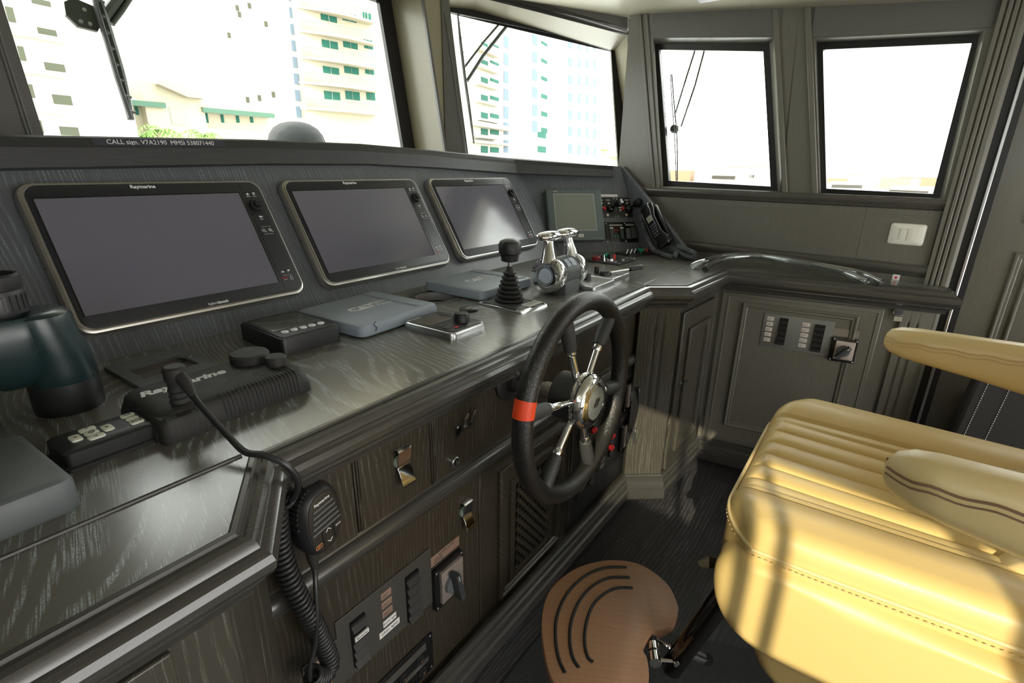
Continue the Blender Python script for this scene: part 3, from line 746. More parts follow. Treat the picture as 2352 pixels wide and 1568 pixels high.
# telephone handset and coiled cord on the cheek side
t = thing('handset', 'black telephone handset in its cradle at the right end of the dashboard', 'telephone', FKi @ T(*loc(FKi, 1509, 517, .03), 0, rz=HA))
MB().rpr(0, 0, .062, .215, .018, 0, .022, .006).obj('cradle', M_gloss, t)
hs = MB()
prof_ = [(-.115, .030, .016), (-.105, .038, .020), (-.075, .034, .018), (-.04, .026, .014), (.04, .026, .014), (.08, .034, .018), (.105, .036, .020), (.115, .026, .014)]
hs.loft([[(w_*a, y, .040 + h_*b_*.9 + (.010 if abs(y) < .06 else 0)) for a, b_ in rr(2, 2, .7, 4)] for y, w_, h_ in prof_])
hs.obj('handpiece', M_gloss, t, bev=.001)
MB().box(-.034, -.030, -.09, .09, .050, .058).obj('chrome_strip', M_silver, t)
for r_ in range(5):
    for c in range(3):
        MB().rpr(-.012+c*.012, -.055+r_*.014, .008, .008, .002, .062, .0665, .001).obj('key', M_greyp, t)
MB().rpr(0, .035, .030, .030, .003, .060, .0655, .001).obj('display', mat('pale key display', (.35, .36, .30), .3), t)
MB().rpr(.002, -.085, .07, .03, .01, .022, .045, .004).obj('cradle_foot', M_gloss, t)
def coil(path, R0, r, turns, n_per=14, n=6):
    """helical cord along a polyline"""
    P = [Vector(p) for p in path]; L = [0]
    for i in range(1, len(P)): L.append(L[-1]+(P[i]-P[i-1]).length)
    tot = L[-1]; N = int(turns*n_per); pts = []; nrm = None; pt_ = None
    for k in range(N+1):
        s_ = tot*k/N; i = max(j for j in range(len(L)) if L[j] <= s_+1e-9); i = min(i, len(P)-2)
        u = (s_-L[i])/(L[i+1]-L[i]); p = P[i].lerp(P[i+1], u)
        ta = (P[i]-P[i-1]).normalized() if i > 0 else (P[1]-P[0]).normalized(); tb = (P[i+1]-P[i]).normalized(); tc_ = (P[min(i+2, len(P)-1)]-P[i+1]).normalized() if i+2 < len(P) else tb
        tg = (ta+tb).lerp(tb+tc_, u).normalized()
        if nrm is None:
            up = Vector((0, 0, 1)) if abs(tg.z) < .9 else Vector((1, 0, 0)); nrm = (up-tg*up.dot(tg)).normalized()
        else: nrm = (nrm-tg*nrm.dot(tg)).normalized()
        bi = tg.cross(nrm); a = 2*math.pi*k/n_per
        pts.append(p+nrm*(R0*math.cos(a))+bi*(R0*math.sin(a)))
    return MB().tube(pts, r, n)
def smooth(pts, n=6):
    P = [Vector(p) for p in pts]; out = []
    for i in range(len(P)-1):
        p0 = P[max(i-1, 0)]; p1 = P[i]; p2 = P[i+1]; p3 = P[min(i+2, len(P)-1)]
        for k in range(n):
            u = k/n; out.append(.5*((2*p1)+(p2-p0)*u+(2*p0-5*p1+4*p2-p3)*u*u+(3*p1-p0-3*p2+p3)*u**3))
    out.append(P[-1]); return out
cz = ZC+.0135
n_r = FBR.to_3x3().col[2]
def near(px, py, z, off=.013):
    p = atz(px, py, z); n = FKi.to_3x3().col[2]
    if (p-A_).dot(n) < off: p = FKi @ Vector((*loc(FKi, px, py, off), off))
    return p
ph = [near(*p, ZC, .016) for p in ((1467, 480), (1474, 510), (1487, 545))]
ph += [near(1500, 572, cz+.02), near(1520, 583, cz), near(1545, 590, cz), near(1553, 580, cz), near(1535, 572, cz+.012), near(1520, 567, cz+.025)]
c = coil(smooth(ph, 8), .0085, .0035, 62)
tag(c.obj('coiled_cord', M_greyp, ang=60), 'grey coiled phone cord looping down from the joysticks onto the worktop', 'cord', 'coiled phone cords')
ph = [near(1538, 568, cz+.012), near(1552, 573, cz+.006), near(1572, 585, cz), near(1590, 591, cz), near(1597, 583, cz), near(1580, 574, cz+.004), near(1555, 566, cz+.014)]
c = coil(smooth(ph, 8), .0085, .0035, 42)
tag(c.obj('coiled_cord', M_greyp, ang=60), 'grey coiled phone cord lying at the outer corner by the cheek board', 'cord', 'coiled phone cords')

# ================================================================ things on the worktop
def top(x, y, rz=0, z=ZC): return T(x, y, z, rz=rz)
# sun covers
def sun_cover(cx, cy, w_, h_, rz, label, z=ZC):
    t = thing('instrument_cover', label, 'instrument cover', top(cx, cy, rz, z), 'pair of grey instrument sun covers')
    MB().rpr(0, 0, w_, h_, .022, .004, .034, .013, n=8).obj('cover', M_cover, t)
    MB().rpr(0, 0, w_-.012, h_-.012, .02, 0, .008).obj('instrument_rim', M_dkgrey, t)
    MB().rpr(w_/2-.045, 0, .046, h_-.032, .004, .033, .037, .002).obj('grip_ridge', M_cover, t)
    lg = [(0, 0), (.052, 0), (.058, .006), (.058, .026), (.010, .026), (0, .019)]
    s = .0008
    txt('brand_lettering', 'CAT', .044, T(-.024, .0, .0342), M_white, t, bold=.035, sx=1.05, space=.9)
    MB().prism([(-.042, -.016), (-.004, -.016), (-.024, -.005)], .0342, .0348).obj('brand_mark', M_white, t)
    txt('brand_lettering', 'Marine', .022, T(.018, .016, .0342), M_white, t, align='LEFT') 
    txt('brand_lettering', 'Power', .022, T(.022, -.010, .0342), M_white, t, align='LEFT')
    return t
t1 = sun_cover(.873, 1.112, .285, .262, R(3), 'grey plastic instrument cover with a cracked front corner, beside the thick black gauge')
MB().tube([(-.120+.02, -.1315, .012), (-.096, -.1318, .020), (-.103, -.1310, .028), (-.094, -.126, .0335)], .0011, 6).obj('crack', M_gloss, t1)
t2 = sun_cover(1.347, 1.108, .290, .255, R(0), 'grey plastic instrument cover behind the black gear lever')
MB().lathe([(.022, .0), (.020, .007), (.001, .0075)], 24).obj('thumb_notch', M_dkgrey, t2, M=T(-.095, -.1275, 0))
# black engine display with five buttons
t = thing('engine_gauge', 'thick black square gauge with grey screen and five white buttons', 'gauge', top(.634, 1.108, R(-2)))
MB().rpr(0, 0, .148, .192, .010, 0, .040, .004).obj('housing', M_blk, t)
MB().rpr(0, 0, .138, .180, .008, .0395, .0425, .001).obj('face', M_bezel, t)
MB().rpr(0, .022, .122, .118, .003, .0424, .0431, .0004).obj('screen', mat('green grey lcd', (.10, .115, .10), .2), t)
for i in range(5): MB().lathe([(.0085, .0424), (.0085, .0445), (.0065, .0455)], 18).obj('button', M_white, t, M=T(-.045+i*.0225, -.060, 0))
MB().box(-.030, .030, -.047, -.0445, .0425, .0428).obj('face_print', M_lab0, t)
# autopilot head
t = thing('autopilot_head', 'flat silver edged black control head with a knob and red button', 'autopilot control', top(.929, .882, R(1)))
MB().rpr(0, 0, .134, .172, .016, 0, .019, .008, n=8).obj('housing', M_silver, t)
MB().rpr(0, 0, .120, .158, .012, .0185, .0205, .0006).obj('face', M_bezel, t)
MB().rpr(-.010, .035, .088, .070, .004, .0204, .0211, .0003).obj('screen', mat('dusty lcd', (.09, .075, .05), .35), t)
MB().lathe([(.021, .0204), (.019, .040), (.017, .043), (.001, .0435)], 24).obj('knob', M_blk, t, M=T(.026, -.035, 0))
for i, (x, y) in enumerate(((-.040, -.020), (-.040, -.045), (-.015, -.060), (.045, .000), (.045, .022), (.045, .045))):
    MB().rpr(x, y, .022, .016, .003, .0204, .022, .0006).obj('button', M_blk, t)
MB().rpr(-.025, -.062, .014, .007, .002, .0215, .0228, .0004).obj('standby_button', M_red, t)
txt('brand_lettering', 'Raymarine', .010, T(-.035, .074, .0206), M_white, t, bold=.02)
# round cap
t = thing('round_plug', 'small round black screw cap on the worktop behind the silver control head', 'cap', top(1.105, .951))
MB().lathe([(.020, 0), (.026, .001), (.027, .005), (.024, .007), (.001, .0075)], 32).obj('cap', M_blk, t)
MB().box(-.012, .012, -.003, .004, .0073, .0078).obj('cap_print', mat('gold print', (.5, .42, .2), .4), t)
# gear lever with rubber boot on a chrome plate
t = thing('gear_lever', 'black ball topped lever in a rubber bellows boot on a chrome plate', 'lever', top(1.238, .888, R(-2)))
MB().rpr(0, 0, .135, .170, .004, 0, .006, .001).obj('base_plate', M_chrome, t)
MB().rpr(0, 0, .115, .150, .004, .006, .007, .0005).obj('gasket', M_dkgrey, t)
bt = []
z = .006
for i in range(7):
    r0 = .046-.0042*i
    bt += [(r0-.006, z), (r0, z+.005), (r0-.001, z+.010), (r0-.008, z+.0125)]; z += .0135
bt += [(.010, z+.004), (.009, z+.014)]
MB().lathe(bt, 28).obj('bellows_boot', M_blkm, t, M=T(.012, .022, 0))
MB().cyl((.012, .022, z), (.012, .022, z+.045), .006).obj('shaft', M_steel, t)
zz = z+.028
MB().lathe([(.018, zz), (.026, zz+.003), (.028, zz+.022), (.034, zz+.026), (.035, zz+.050), (.030, zz+.062), (.016, zz+.068), (.001, zz+.069)], 32).obj('knob', M_blk, t, M=T(.012, .022, 0))
MB().box(-.010, .062, -.072, -.040, .007, .0085).obj('label', M_lab, t)
for y_ in (-.050, -.058): MB().box(-.002, .054, y_-.0012, y_+.0012, .0085, .0088).obj('label_print', M_dkgrey, t)
screws(t, [(-.06, -.078), (.06, -.078), (-.06, .078), (.06, .078)], .006, .004)
MB().box(.070, .100, -.060, -.040, 0, .012).obj('edge_clip', M_chrome, t, bev=.002) if 0 else None

# chrome twin throttle
t = thing('throttle', 'chrome twin lever throttle with T shaped handles', 'throttle', top(1.492, .872, R(0)))
MB().rpr(0, 0, .095, .105, .006, 0, .045, .004).obj('pedestal', M_greyp, t)
ax = T(0, 0, .066) @ Matrix.Rotation(R(90), 4, 'Y')
MB().lathe([(.001, -.052), (.050, -.052), (.052, -.048), (.052, .048), (.050, .052), (.001, .052)], 40, M=ax).obj('drum', M_greyp, t)
for s_ in (-1, 1):
    e = MB().lathe([(.052, .052), (.0575, .054), (.060, .062), (.060, .082), (.056, .092), (.046, .097), (.034, .0985), (.028, .0975), (.0275, .094), (.001, .093)] , 44, M=T(0, 0, .066) @ Matrix.Rotation(R(90*s_), 4, 'Y'))
    e.obj('end_cap', M_chrome, t)
    MB().lathe([(.026, .0932), (.024, .0955), (.001, .0965)], 32, M=T(0, 0, .066) @ Matrix.Rotation(R(90*s_), 4, 'Y')).obj('badge', mat('domed blue white badge', (.6, .68, .8), .12), t)
    xs_ = .073*s_
    lv = [(xs_, 0, .110), (xs_*.98, .004, .135), (xs_*.9, .010, .160), (xs_*.85, .014, .180)]
    rs = [(.036, .026), (.025, .021), (.018, .017), (.018, .016)]
    MB().loft([[(x+a*u_[0], y+b_*u_[1], z) for a, b_ in [(math.cos(2*math.pi*k/20), math.sin(2*math.pi*k/20)) for k in range(20)]] for (x, y, z), u_ in zip(lv, rs)]).obj('lever', M_chrome, t)
    # oval T handle
    hd = MB(); n_ = 22; cx = xs_*.85; rg_ = []
    for k in range(n_+1):
        a = math.pi*k/n_; xx = -math.cos(a)*.054; q_ = max(math.sin(a), .02)
        rg_.append([(xx*1.05, .030*q_**.6*math.cos(2*math.pi*j/20), .018*q_**.6*math.sin(2*math.pi*j/20)) for j in range(20)])
    hd.loft(rg_).obj('handle', M_chrome, t, M=T(cx-.004*s_, .016, .189))
    MB().rpr(0, 0, .02, .026, .005, 0, .004, .001).obj('thumb_button', M_blk, t, M=T(cx+.046*s_*-1, .016, .199)) if s_ < 0 else None
for i, (a, y) in enumerate(((52, 0), (52, .0), (38, 0), (38, 0))):
    xx = (-.016, .016)[i % 2]; a_ = R(180+a+ (0))
    M_ = T(0, 0, .066) @ Matrix.Rotation(a_, 4, 'X') 
    MB().rpr(xx, 0, .026, .018, .003, -.0535, -.051, 0).obj('button', mat('blue grey button', (.16, .21, .28), .4), t, M=M_)


# bow thruster style control boxes behind the throttle
def slab_box(name, label, x, y, w_, h_, cat='control box'):
    t = thing(name, label, cat, top(x, y), None)
    MB().rpr(0, 0, w_, h_, .010, 0, .016, .004).obj('housing', M_silver, t)
    MB().rpr(0, 0, w_-.014, h_-.014, .007, .0158, .0168, .0003).obj('face', mat('satin grey face', (.22, .22, .21), .4, metal=.3), t)
    return t
t = slab_box('trim_control', 'flat silver control box with a short black knob right of the throttle', 1.634, .826, .165, .115)
MB().lathe([(.014, .0165), (.012, .038), (.010, .041), (.001, .0415)], 20).obj('knob', M_blk, t, M=T(.010, .020, 0))
MB().lathe([(.003, .0165), (.003, .0178), (.001, .018)], 10).obj('indicator_lamp', M_green, t, M=T(-.050, -.020, 0))
t = slab_box('lever_control', 'flat silver control box with a black handled swing lever', 1.800, .838, .160, .115)
MB().lathe([(.024, .0165), (.022, .030), (.018, .034), (.001, .035)], 24).obj('hub', M_blk, t, M=T(-.035, -.005, 0))
MB().lathe([(.010, .0165), (.009, .045), (.001, .046)], 16).obj('stop_post', M_blk, t, M=T(-.030, .035, 0))
MB().cyl((-.02, -.012, .026), (.055, -.062, .034), .0045).obj('lever', M_chrome, t)
MB().tube([(.052, -.060, .0335), (.056, -.063, .034), (.098, -.091, .039), (.104, -.095, .0395)], [.005, .0095, .010, .007], 14).obj('grip', M_blk, t)
t = slab_box('rear_control', 'silver edged control box with small knob, hidden behind the throttle', 1.735, .985, .150, .115)
MB().lathe([(.012, .0165), (.010, .040), (.001, .041)], 18).obj('knob', M_blk, t, M=T(-.055, .0, 0))
# bow thruster panel
t = thing('thruster_panel', 'black diamond-set panel with red and green buttons and a chrome key switch', 'control panel', top(2.155, 1.002, R(0)))
MB().rpr(0, 0, .165, .180, .004, 0, .006, .001).obj('plate', M_blk, t)
for x, y, m_, r_, h_ in ((-.045, .045, mat('dark red button', (.25, .01, .015), .35), .020, .018), (.045, .030, M_green, .020, .020), (.018, -.005, M_red, .015, .024)):
    MB().lathe([(r_, .006), (r_, h_*.8+.004), (r_*.8, h_+.004), (.001, h_+.005)], 24).obj('push_button', m_, t, M=T(x, y, 0))
MB().lathe([(.021, .006), (.020, .014), (.016, .016), (.001, .0165)], 24).obj('key_switch', M_chrome, t, M=T(-.016, -.010, 0))
MB().lathe([(.014, .016), (.013, .034), (.001, .035)], 20).obj('switch_knob', M_blk, t, M=T(-.016, -.010, 0))
MB().tube([(-.055, 0, .006), (-.056, .002, .034)], [.005, .003], 10).obj('toggle_switch', M_silver, t)
for x, y in ((.02, -.06), (.05, -.045), (-.04, -.05)): MB().box(x-.012, x+.012, y-.003, y+.003, .006, .0064).obj('label', M_lab, t)
screws(t, [(-.075, -.083), (.075, -.083), (.075, .083), (-.075, .083)], .006)
# engine start panel at the far corner
t = thing('starter_panel', 'small panel with green and red mushroom buttons and switches near the phone cord', 'control panel', top(2.43, .985, R(-25)))
MB().rpr(0, 0, .19, .10, .004, 0, .005, .001).obj('plate', M_blk, t)
for x, m_ in ((.045, M_green), (.075, mat('coral red button', (.62, .12, .09), .4))):
    MB().lathe([(.010, .005), (.010, .012), (.017, .014), (.017, .020), (.001, .022)], 20).obj('push_button', m_, t, M=T(x, .018, 0))
for x in (-.06, -.035, -.01): MB().tube([(x, .01, .005), (x+.006, .006, .026)], [.005, .003], 8).obj('toggle_switch', M_silver, t)
MB().cyl((-.01, -.035, .01), (.035, -.015, .012), .004).obj('lever', M_silver, t)

# keypad instrument and rubber controller base
t = thing('controller_base', 'black ribbed rubber controller base with two round caps', 'controller', top(.368, .893, R(0)))
b = MB()
# body 0.235 x 0.150 on top, flared skirt
def rrp(w_, h_, r_, z, n=6): return [(x, y, z) for x, y in rr(w_, h_, r_, n)]
b.loft([rrp(.262, .162, .02, 0), rrp(.262, .162, .02, .012), rrp(.248, .150, .022, .036), rrp(.236, .140, .022, .042), rrp(.20, .11, .02, .0435)])
b.obj('body', M_blkm, t, ang=50)
rb = MB()
for i in range(20):
    k = i/19; pts = []
    for j in range(16):
        u = j/15
        x = -.03 + .150*k*(1) + (.085*(1-k)+.01)*(u**1.6)*1.0 - .02*k
        y = -.070 + .138*u*(1 - .35*(1-k))
        x = min(x, .112)
        pts.append((x, y, .0425 + .0006))
    pts = [(pts[0][0], -.0815, .006), (pts[0][0], -.0805, .020), (pts[0][0], -.0755, .037)] + pts
    rb.tube(pts, .0014, 5)
rb.obj('ribs', M_blkm, t)
b = MB(); b.loft([rrp(.072, .060, .014, 0), rrp(.070, .058, .014, .030), rrp(.062, .050, .014, .037), rrp(.03, .02, .008, .038)]); b.obj('plug_housing', M_blkm, t, M=T(-.092, -.062, 0), ang=50)
for i in range(7): MB().tube([(-.118+i*.0085, -.091, .004), (-.118+i*.0085, -.0905, .028), (-.116+i*.0085, -.085, .037), (-.114+i*.0085, -.05, .0385), (-.112+i*.0085, -.034, .0385)], .0012, 5).obj('rib', M_blkm, t)
MB().lathe([(.0345, .040), (.0350, .056), (.032, .0605), (.001, .061)], 36).obj('round_cap', M_blkm, t, M=T(.080, .045, 0))
MB().lathe([(.0185, .040), (.0190, .058), (.017, .061), (.001, .0612)], 28).obj('round_cap', M_blkm, t, M=T(.098, -.015, 0))
txt('brand_lettering', 'Raymarine', .030, T(-.045, .028, .0438, rz=R(0)), M_white, t, bold=.045, shear=.25, sx=1.05)
# microphone plug and cord
pz = ZC
cord = thing('microphone', 'black fist microphone hanging on the flap front with its coiled cord', 'microphone', T(.375, .690, .775))
ic_ = Matrix.Translation((-.375, -.690, -.775))
pk = MB(); px_, py_ = .289, .850
pk.lathe([(.014, 0), (.015, .010), (.013, .014), (.015, .018), (.013, .024), (.015, .028), (.013, .034), (.014, .042), (.016, .046), (.016, .064), (.013, .067), (.001, .0675)], 20, M=T(px_, py_, ZC+.036))
pk.obj('plug', M_blkm, cord, M=ic_)
c0 = Vector((px_, py_, ZC+.090))
path1 = [c0, c0+Vector((.006, -.016, -.006)), Vector((.292, .80, ZC+.060)), Vector((.292, .762, ZC+.044)), Vector((.291, .705, ZC+.026)), Vector((.292, .668, ZC+.016)), Vector((.305, .643, ZC+.014)), Vector((.321, .624, ZC+.000)), Vector((.335, .6205, ZC-.028)), Vector((.337, .628, ZC-.055)), Vector((.332, .640, ZC-.075))]
MB().tube(smooth(path1, 8), .0048, 10).obj('cord', M_blk, cord, M=ic_)
MB().tube([c0+Vector((.002, -.006, 0)), c0+Vector((.004, -.022, -.010)), Vector((.292, .805, ZC+.062))], [.010, .009, .006], 14).obj('plug_boot', M_blkm, cord, M=ic_)
cp = [Vector((.332, .640, ZC-.075))]+[aty(*p, yy) for p, yy in ( ((634, 1142), .665), ((636, 1190), .668), ((645, 1260), .668), ((665, 1325), .662), ((692, 1385), .655), ((720, 1430), .655), ((744, 1480), .66), ((758, 1520), .66), ((748, 1548), .655), ((728, 1556), .645), ((717, 1548), .640))]
coil(smooth(cp, 6), .0135, .0042, 52, 16, 8).obj('coiled_cord', M_blk, cord, M=ic_, ang=70)
cp = [aty(*p, yy) for p, yy in (((723, 1300), .662), ((725, 1340), .650), ((728, 1420), .640), ((724, 1480), .640), ((712, 1530), .640), ((715, 1575), .640), ((735, 1600), .645))]
MB().tube(smooth(cp, 6), .0042, 10).obj('cord', M_blk, cord, M=ic_)
FM = ic_ @ frame((.382, .665, .782), (.985, .17, 0), (0, 0, 1)) @ T(0, 0, 0, rz=R(4))
mbm = MB()
def ov(w_, h_, z, dx=0, n=36, p=2.6): 
    o = []
    for k in range(n):
        a = 2*math.pi*k/n; c_, s_ = math.cos(a), math.sin(a)
        o.append((dx+w_*math.copysign(abs(c_)**(2/p), c_), h_*math.copysign(abs(s_)**(2/p), s_), z))
    return o
mbm.loft([ov(.034, .056, -.026), ov(.040, .062, -.020), ov(.042, .064, 0), ov(.040, .062, .012), ov(.034, .056, .019), ov(.0325, .0545, .0195)])
mbm.obj('body', M_blk, cord, M=FM, ang=50)
MB().loft([ov(.0315, .0535, .019), ov(.0315, .0535, .0205), ov(.030, .052, .0210)]).obj('face_plate', mat('dark brown black face', (.03, .026, .02), .4), cord, M=FM)
for i in range(5):
    y = .030-i*.010; w_ = .021+.0022*i
    MB().rpr(.001, y, w_*2, .0035, .0015, .0205, .0225, .0005).obj('grille_bar', M_greyp, cord, M=FM)
for x in (-.010, .014): MB().rpr(x, -.030, .0030, .030, .0014, .0205, .0232, .0005).obj('button_divider', M_blk, cord, M=FM)
ch = MB()
ch.tube([(-.003, -.021, .0213), (.002, -.016, .0213), (.007, -.021, .0213)], .0008, 5); ch.tube([(-.003, -.038, .0213), (.002, -.043, .0213), (.007, -.038, .0213)], .0008, 5)
ch.obj('arrow_marks', M_white, cord, M=FM)
M_or = mat('orange print', (.8, .3, .12), .5)
MB().tube([(x-.021, y-.036, .0213) for x, y in rr(.014, .0068, .0034, 4)], .0005, 5, loop=True).obj('channel_ring', M_or, cord, M=FM)
txt('key_lettering', '16/+', .0048, FM @ T(-.021, -.036, .0212), M_or, cord); txt('key_lettering', 'HI/LO', .0052, FM @ T(.022, -.024, .0212), M_white, cord)
txt('brand_lettering', 'Raymarine', .0075, FM @ T(.000, .040, .0212), M_white, cord, bold=.02)
mbm = MB()
for i in range(13):
    a = R(100+i*8.5); mbm.box(-.0015, .0015, -.002, .0022, -.018, .010, FM.inverted() @ FM @ T(.041*math.copysign(abs(math.cos(a))**.77, math.cos(a)), .0635*abs(math.sin(a))**.77, -.002, rz=a-R(90)))
mbm.obj('talk_key_ribs', M_blkm, cord, M=FM)
MB().lathe([(.013, 0), (.013, .014), (.010, .016), (.001, .0165)], 20, M=T(-.018, .060, -.014, rx=R(-80))).obj('talk_key', M_gloss, cord, M=FM)
MB().lathe([(.016, 0), (.016, .018)], 20, M=T(0, .01, -.042)).obj('hanger_stud', M_chrome, cord, M=FM)
MB().tube([aty(716, 1262, .662), aty(719, 1285, .662), aty(723, 1306, .662)], [.011, .009, .0055], 12).obj('strain_relief', M_blkm, cord, M=ic_)

# remote keypad
t = thing('remote_keypad', 'black wired keypad with glow-white arrow keys and SOS key', 'remote control', top(.188, .868, R(2)))
MB().loft([rrp(.118, .080, .008, 0), rrp(.118, .080, .008, .005), rrp(.112, .074, .008, .007), rrp(.112, .074, .008, .026), rrp(.104, .066, .008, .029), rrp(.05, .03, .008, .0292)]).obj('body', M_blk, t, ang=40)
M_glow = mat('cream silicone keys', (.72, .74, .62), .5)
def key(x, y, w_, h_, s_=None, rz=0):
    MB().rpr(0, 0, w_, h_, min(w_, h_)*.3, .029, .032, .001).obj('key', M_glow, t, M=T(x, y, 0, rz=rz))
    if s_: txt('key_lettering', s_, min(w_, h_)*.62, T(x, y, .0322, rz=rz), M_dkgrey, t, bold=.02)
cx = -.012
key(cx, 0, .017, .013); MB().tube([(cx+.0035*math.cos(R(a)), .0035*math.sin(R(a)), .0324) for a in range(0, 360, 30)], .0005, 5, loop=True).obj('key_mark', M_dkgrey, t)
key(cx, .017, .020, .013, '^'); key(cx, -.017, .020, .013, 'v'); key(cx-.019, 0, .013, .022, '<'); key(cx+.019, 0, .013, .022, '>')
key(.040, .020, .018, .012, '</>'); key(.040, .004, .016, .011); key(.040, -.013, .018, .013, 'SOS')
# grey inset frame with a sliding shade
t = thing('frame_display', 'flat grey rectangular instrument surround with a narrow sunken window', 'gauge', top(.368, 1.135, R(1)))
fr = MB()
MB().prism([(-.072, -.090), (.072, -.090), (.072, .090), (-.072, .090)], 0, .002).obj('base', M_greyp, t)
b = MB(); O = [(-.072, -.090), (.072, -.090), (.072, .090), (-.072, .090)]; I_ = [(-.050, -.042), (.050, -.042), (.050, .040), (-.050, .040)]
b = annulus(O, I_, .009, .002); b.obj('surround', M_greyp, t, bev=.001)
MB().box(-.050, .050, -.042, .040, .0021, .003).obj('window', mat('dim display', (.10, .085, .08), .12), t)
MB().box(-.050, .050, -.004, -.001, .003, .0042).obj('shade_slat', M_greyp, t)
MB().lathe([(.012, .009), (.011, .0105), (.001, .011)], 24).obj('thumb_button', mat('mauve grey button', (.10, .09, .09), .4), t, M=T(.052, .022, 0))
txt('brand_lettering', 'MASTERVOLT', .010, T(0, -.058, .0092), mat('faint gold print', (.20, .17, .12), .4), t, space=1.2)
# grey box at the left edge
t = thing('grey_case', 'plain slate grey plastic case at the left end of the worktop', 'case', top(.018, .822, R(3)))
MB().rpr(0, 0, .20, .195, .016, 0, .042, .008).obj('shell', M_greyp, t)
MB().rpr(-.005, -.010, .075, .09, .002, .0415, .0425, .0003).obj('label', mat('case label', (.075, .075, .07), .35), t)
MB().box(.0325, .034, -.052, .033, .0425, .043).obj('label_edge', mat('gold edge', (.5, .38, .15), .4), t)
txt('label_lettering', '-0-40)', .012, T(.010, -.030, .0427), mat('grey print', (.35, .35, .32), .5), t)

# binoculars
t = thing('binoculars', 'dark green armoured binoculars standing upright at the left', 'binoculars', top(.203, 1.08) @ Matrix.Diagonal((1.1, 1.1, 1.17, 1)))
M_bin = mat('dark teal rubber armour', (.012, .028, .030), .30, var=.1)
def circ_(cx, cy, rx, ry, z, n=32): return [(cx+rx*math.cos(2*math.pi*k/n), cy+ry*math.sin(2*math.pi*k/n), z) for k in range(n)]
def half(s_, ox):
    f = lambda x: ox+s_*x
    MB().loft([circ_(f(0), 0, .043, .043, 0), circ_(f(0), 0, .044, .044, .006), circ_(f(0), 0, .0435, .0435, .045)]).obj('objective_cap', M_blk, t)
    MB().loft([circ_(f(0), 0, .0435, .0435, .045), circ_(f(0), 0, .044, .044, .047), circ_(f(-.001), 0, .044, .044, .060), circ_(f(-.004), 0, .044, .046, .085), circ_(f(-.010), 0, .042, .047, .115), circ_(f(-.013), 0, .043, .047, .138), circ_(f(-.014), 0, .042, .046, .1435), circ_(f(-.015), 0, .037, .041, .1475), circ_(f(-.015), 0, .02, .025, .1485)]).obj('barrel', M_bin, t)
    pr = MB().loft([[(f(x*1.0-.052), y, z) for x, y in [(a*w_, b_*h_) for a, b_ in rr(2, 2, .7, 6)]] for w_, h_, z in ((.020, .020, .050), (.032, .034, .062), (.048, .042, .080), (.054, .044, .120), (.054, .044, .140), (.050, .040, .1475), (.02, .02, .1485))])
    pr.obj('prism_housing', M_bin, t)
    ey = [(.024, .146), (.0245, .150), (.034, .152), (.035, .156), (.034, .178), (.033, .182), (.034, .184), (.0335, .200), (.031, .203), (.028, .202), (.026, .194), (.001, .190)]
    MB().lathe(ey, 36).obj('eyepiece', M_blk, t, M=T(f(-.048), 0, 0))
    kn = MB()
    for k in range(26): kn.box(.0335, .0358, -.0016, .0016, .157, .177, Matrix.Rotation(2*math.pi*k/26, 4, 'Z'))
    kn.obj('focus_ring_ribs', M_blk, t, M=T(f(-.048), 0, 0))
ZSC = 1
half(1, 0); half(-1, -.165)
MB().cyl((-.0825, 0, .07), (-.0825, 0, .14), .012).obj('hinge', M_blk, t)
MB().box(.012, .022, -.018, -.004, .128, .140).obj('strap_lug', M_blk, t, bev=.002)
# strip label on the ledge
# cap on the outside: printed call sign
cs = thing('call_sign_label', 'clear label strip with CALL sign lettering stuck on the ledge', 'label', I4)
def ledge_frame(px0, px1, py0, py1):
    a = atp(px0, py0, (0, 1.5305, 0), Vector((0, 1, 0))); b_ = atp(px1, py1, (0, 1.5355, 0), Vector((0, 1, 0)))
    return a, b_
MB().loft([[(x, y+.0015-.0008, z+.0475), (x, y+.0105-.0008, z+.0640), (x, y+.0105, z+.0640), (x, y+.0015, z+.0475)] for x, y, z in ((.455, 1.5262, 1.3167), (.521, 1.528, 1.319), (.760, 1.532, 1.326))]).obj('strip', mat('blue grey label tape', (.05, .052, .07), .35), cs, flat=True)
txt('label_lettering', 'CALL sign. V7A2190  MMSI 538071440', .0155, frame((.607, 1.5335, 1.377), (1, .018, .028), (0, .33, 1)), M_white, cs)
# clear hoses on the right worktop
for (pp, lab) in ((((1589, 611), (1612, 601), (1660, 588), (1730, 586), (1800, 596), (1870, 610), (1940, 626), (1992, 647)), 'shorter clear plastic hose, its end nearer the camera on the right worktop'),
                  (((1619, 618), (1645, 600), (1690, 590), (1750, 588), (1830, 599), (1910, 614), (1980, 628), (2026, 648)), 'longer clear plastic hose, its open end nearest the fluted pilaster')):
    P_ = [atz(*p, ZC+.013+(.035*math.sin(math.pi*i/7))) for i, p in enumerate(pp)]
    P_ = smooth(P_, 6); 
    o = MB(); 
    rings_o = MB().tube(P_, .0125, 18); n_ = 18
    o.tube(P_, .0125, 18); o.f = o.f[:-2]
    q_ = MB().tube(P_, .0100, 18); q_.f = q_.f[:-2]
    o.add(q_.v, q_.f)
    tag(o.obj('clear_hose', M_clear, ang=80), lab, 'hose', 'clear plastic hoses')
# small white card on the wall above the right worktop
cdm = thing('socket_plate', 'tiny white plate with a red mark above the right worktop', 'plate', FW @ T(*loc(FW, 2058, 637), 0))
MB().rpr(0, 0, .024, .026, .002, 0, .003, .0008).obj('plate', M_lab, cdm)
MB().rpr(0, 0, .008, .008, .001, .003, .0035).obj('mark', M_red, cdm)
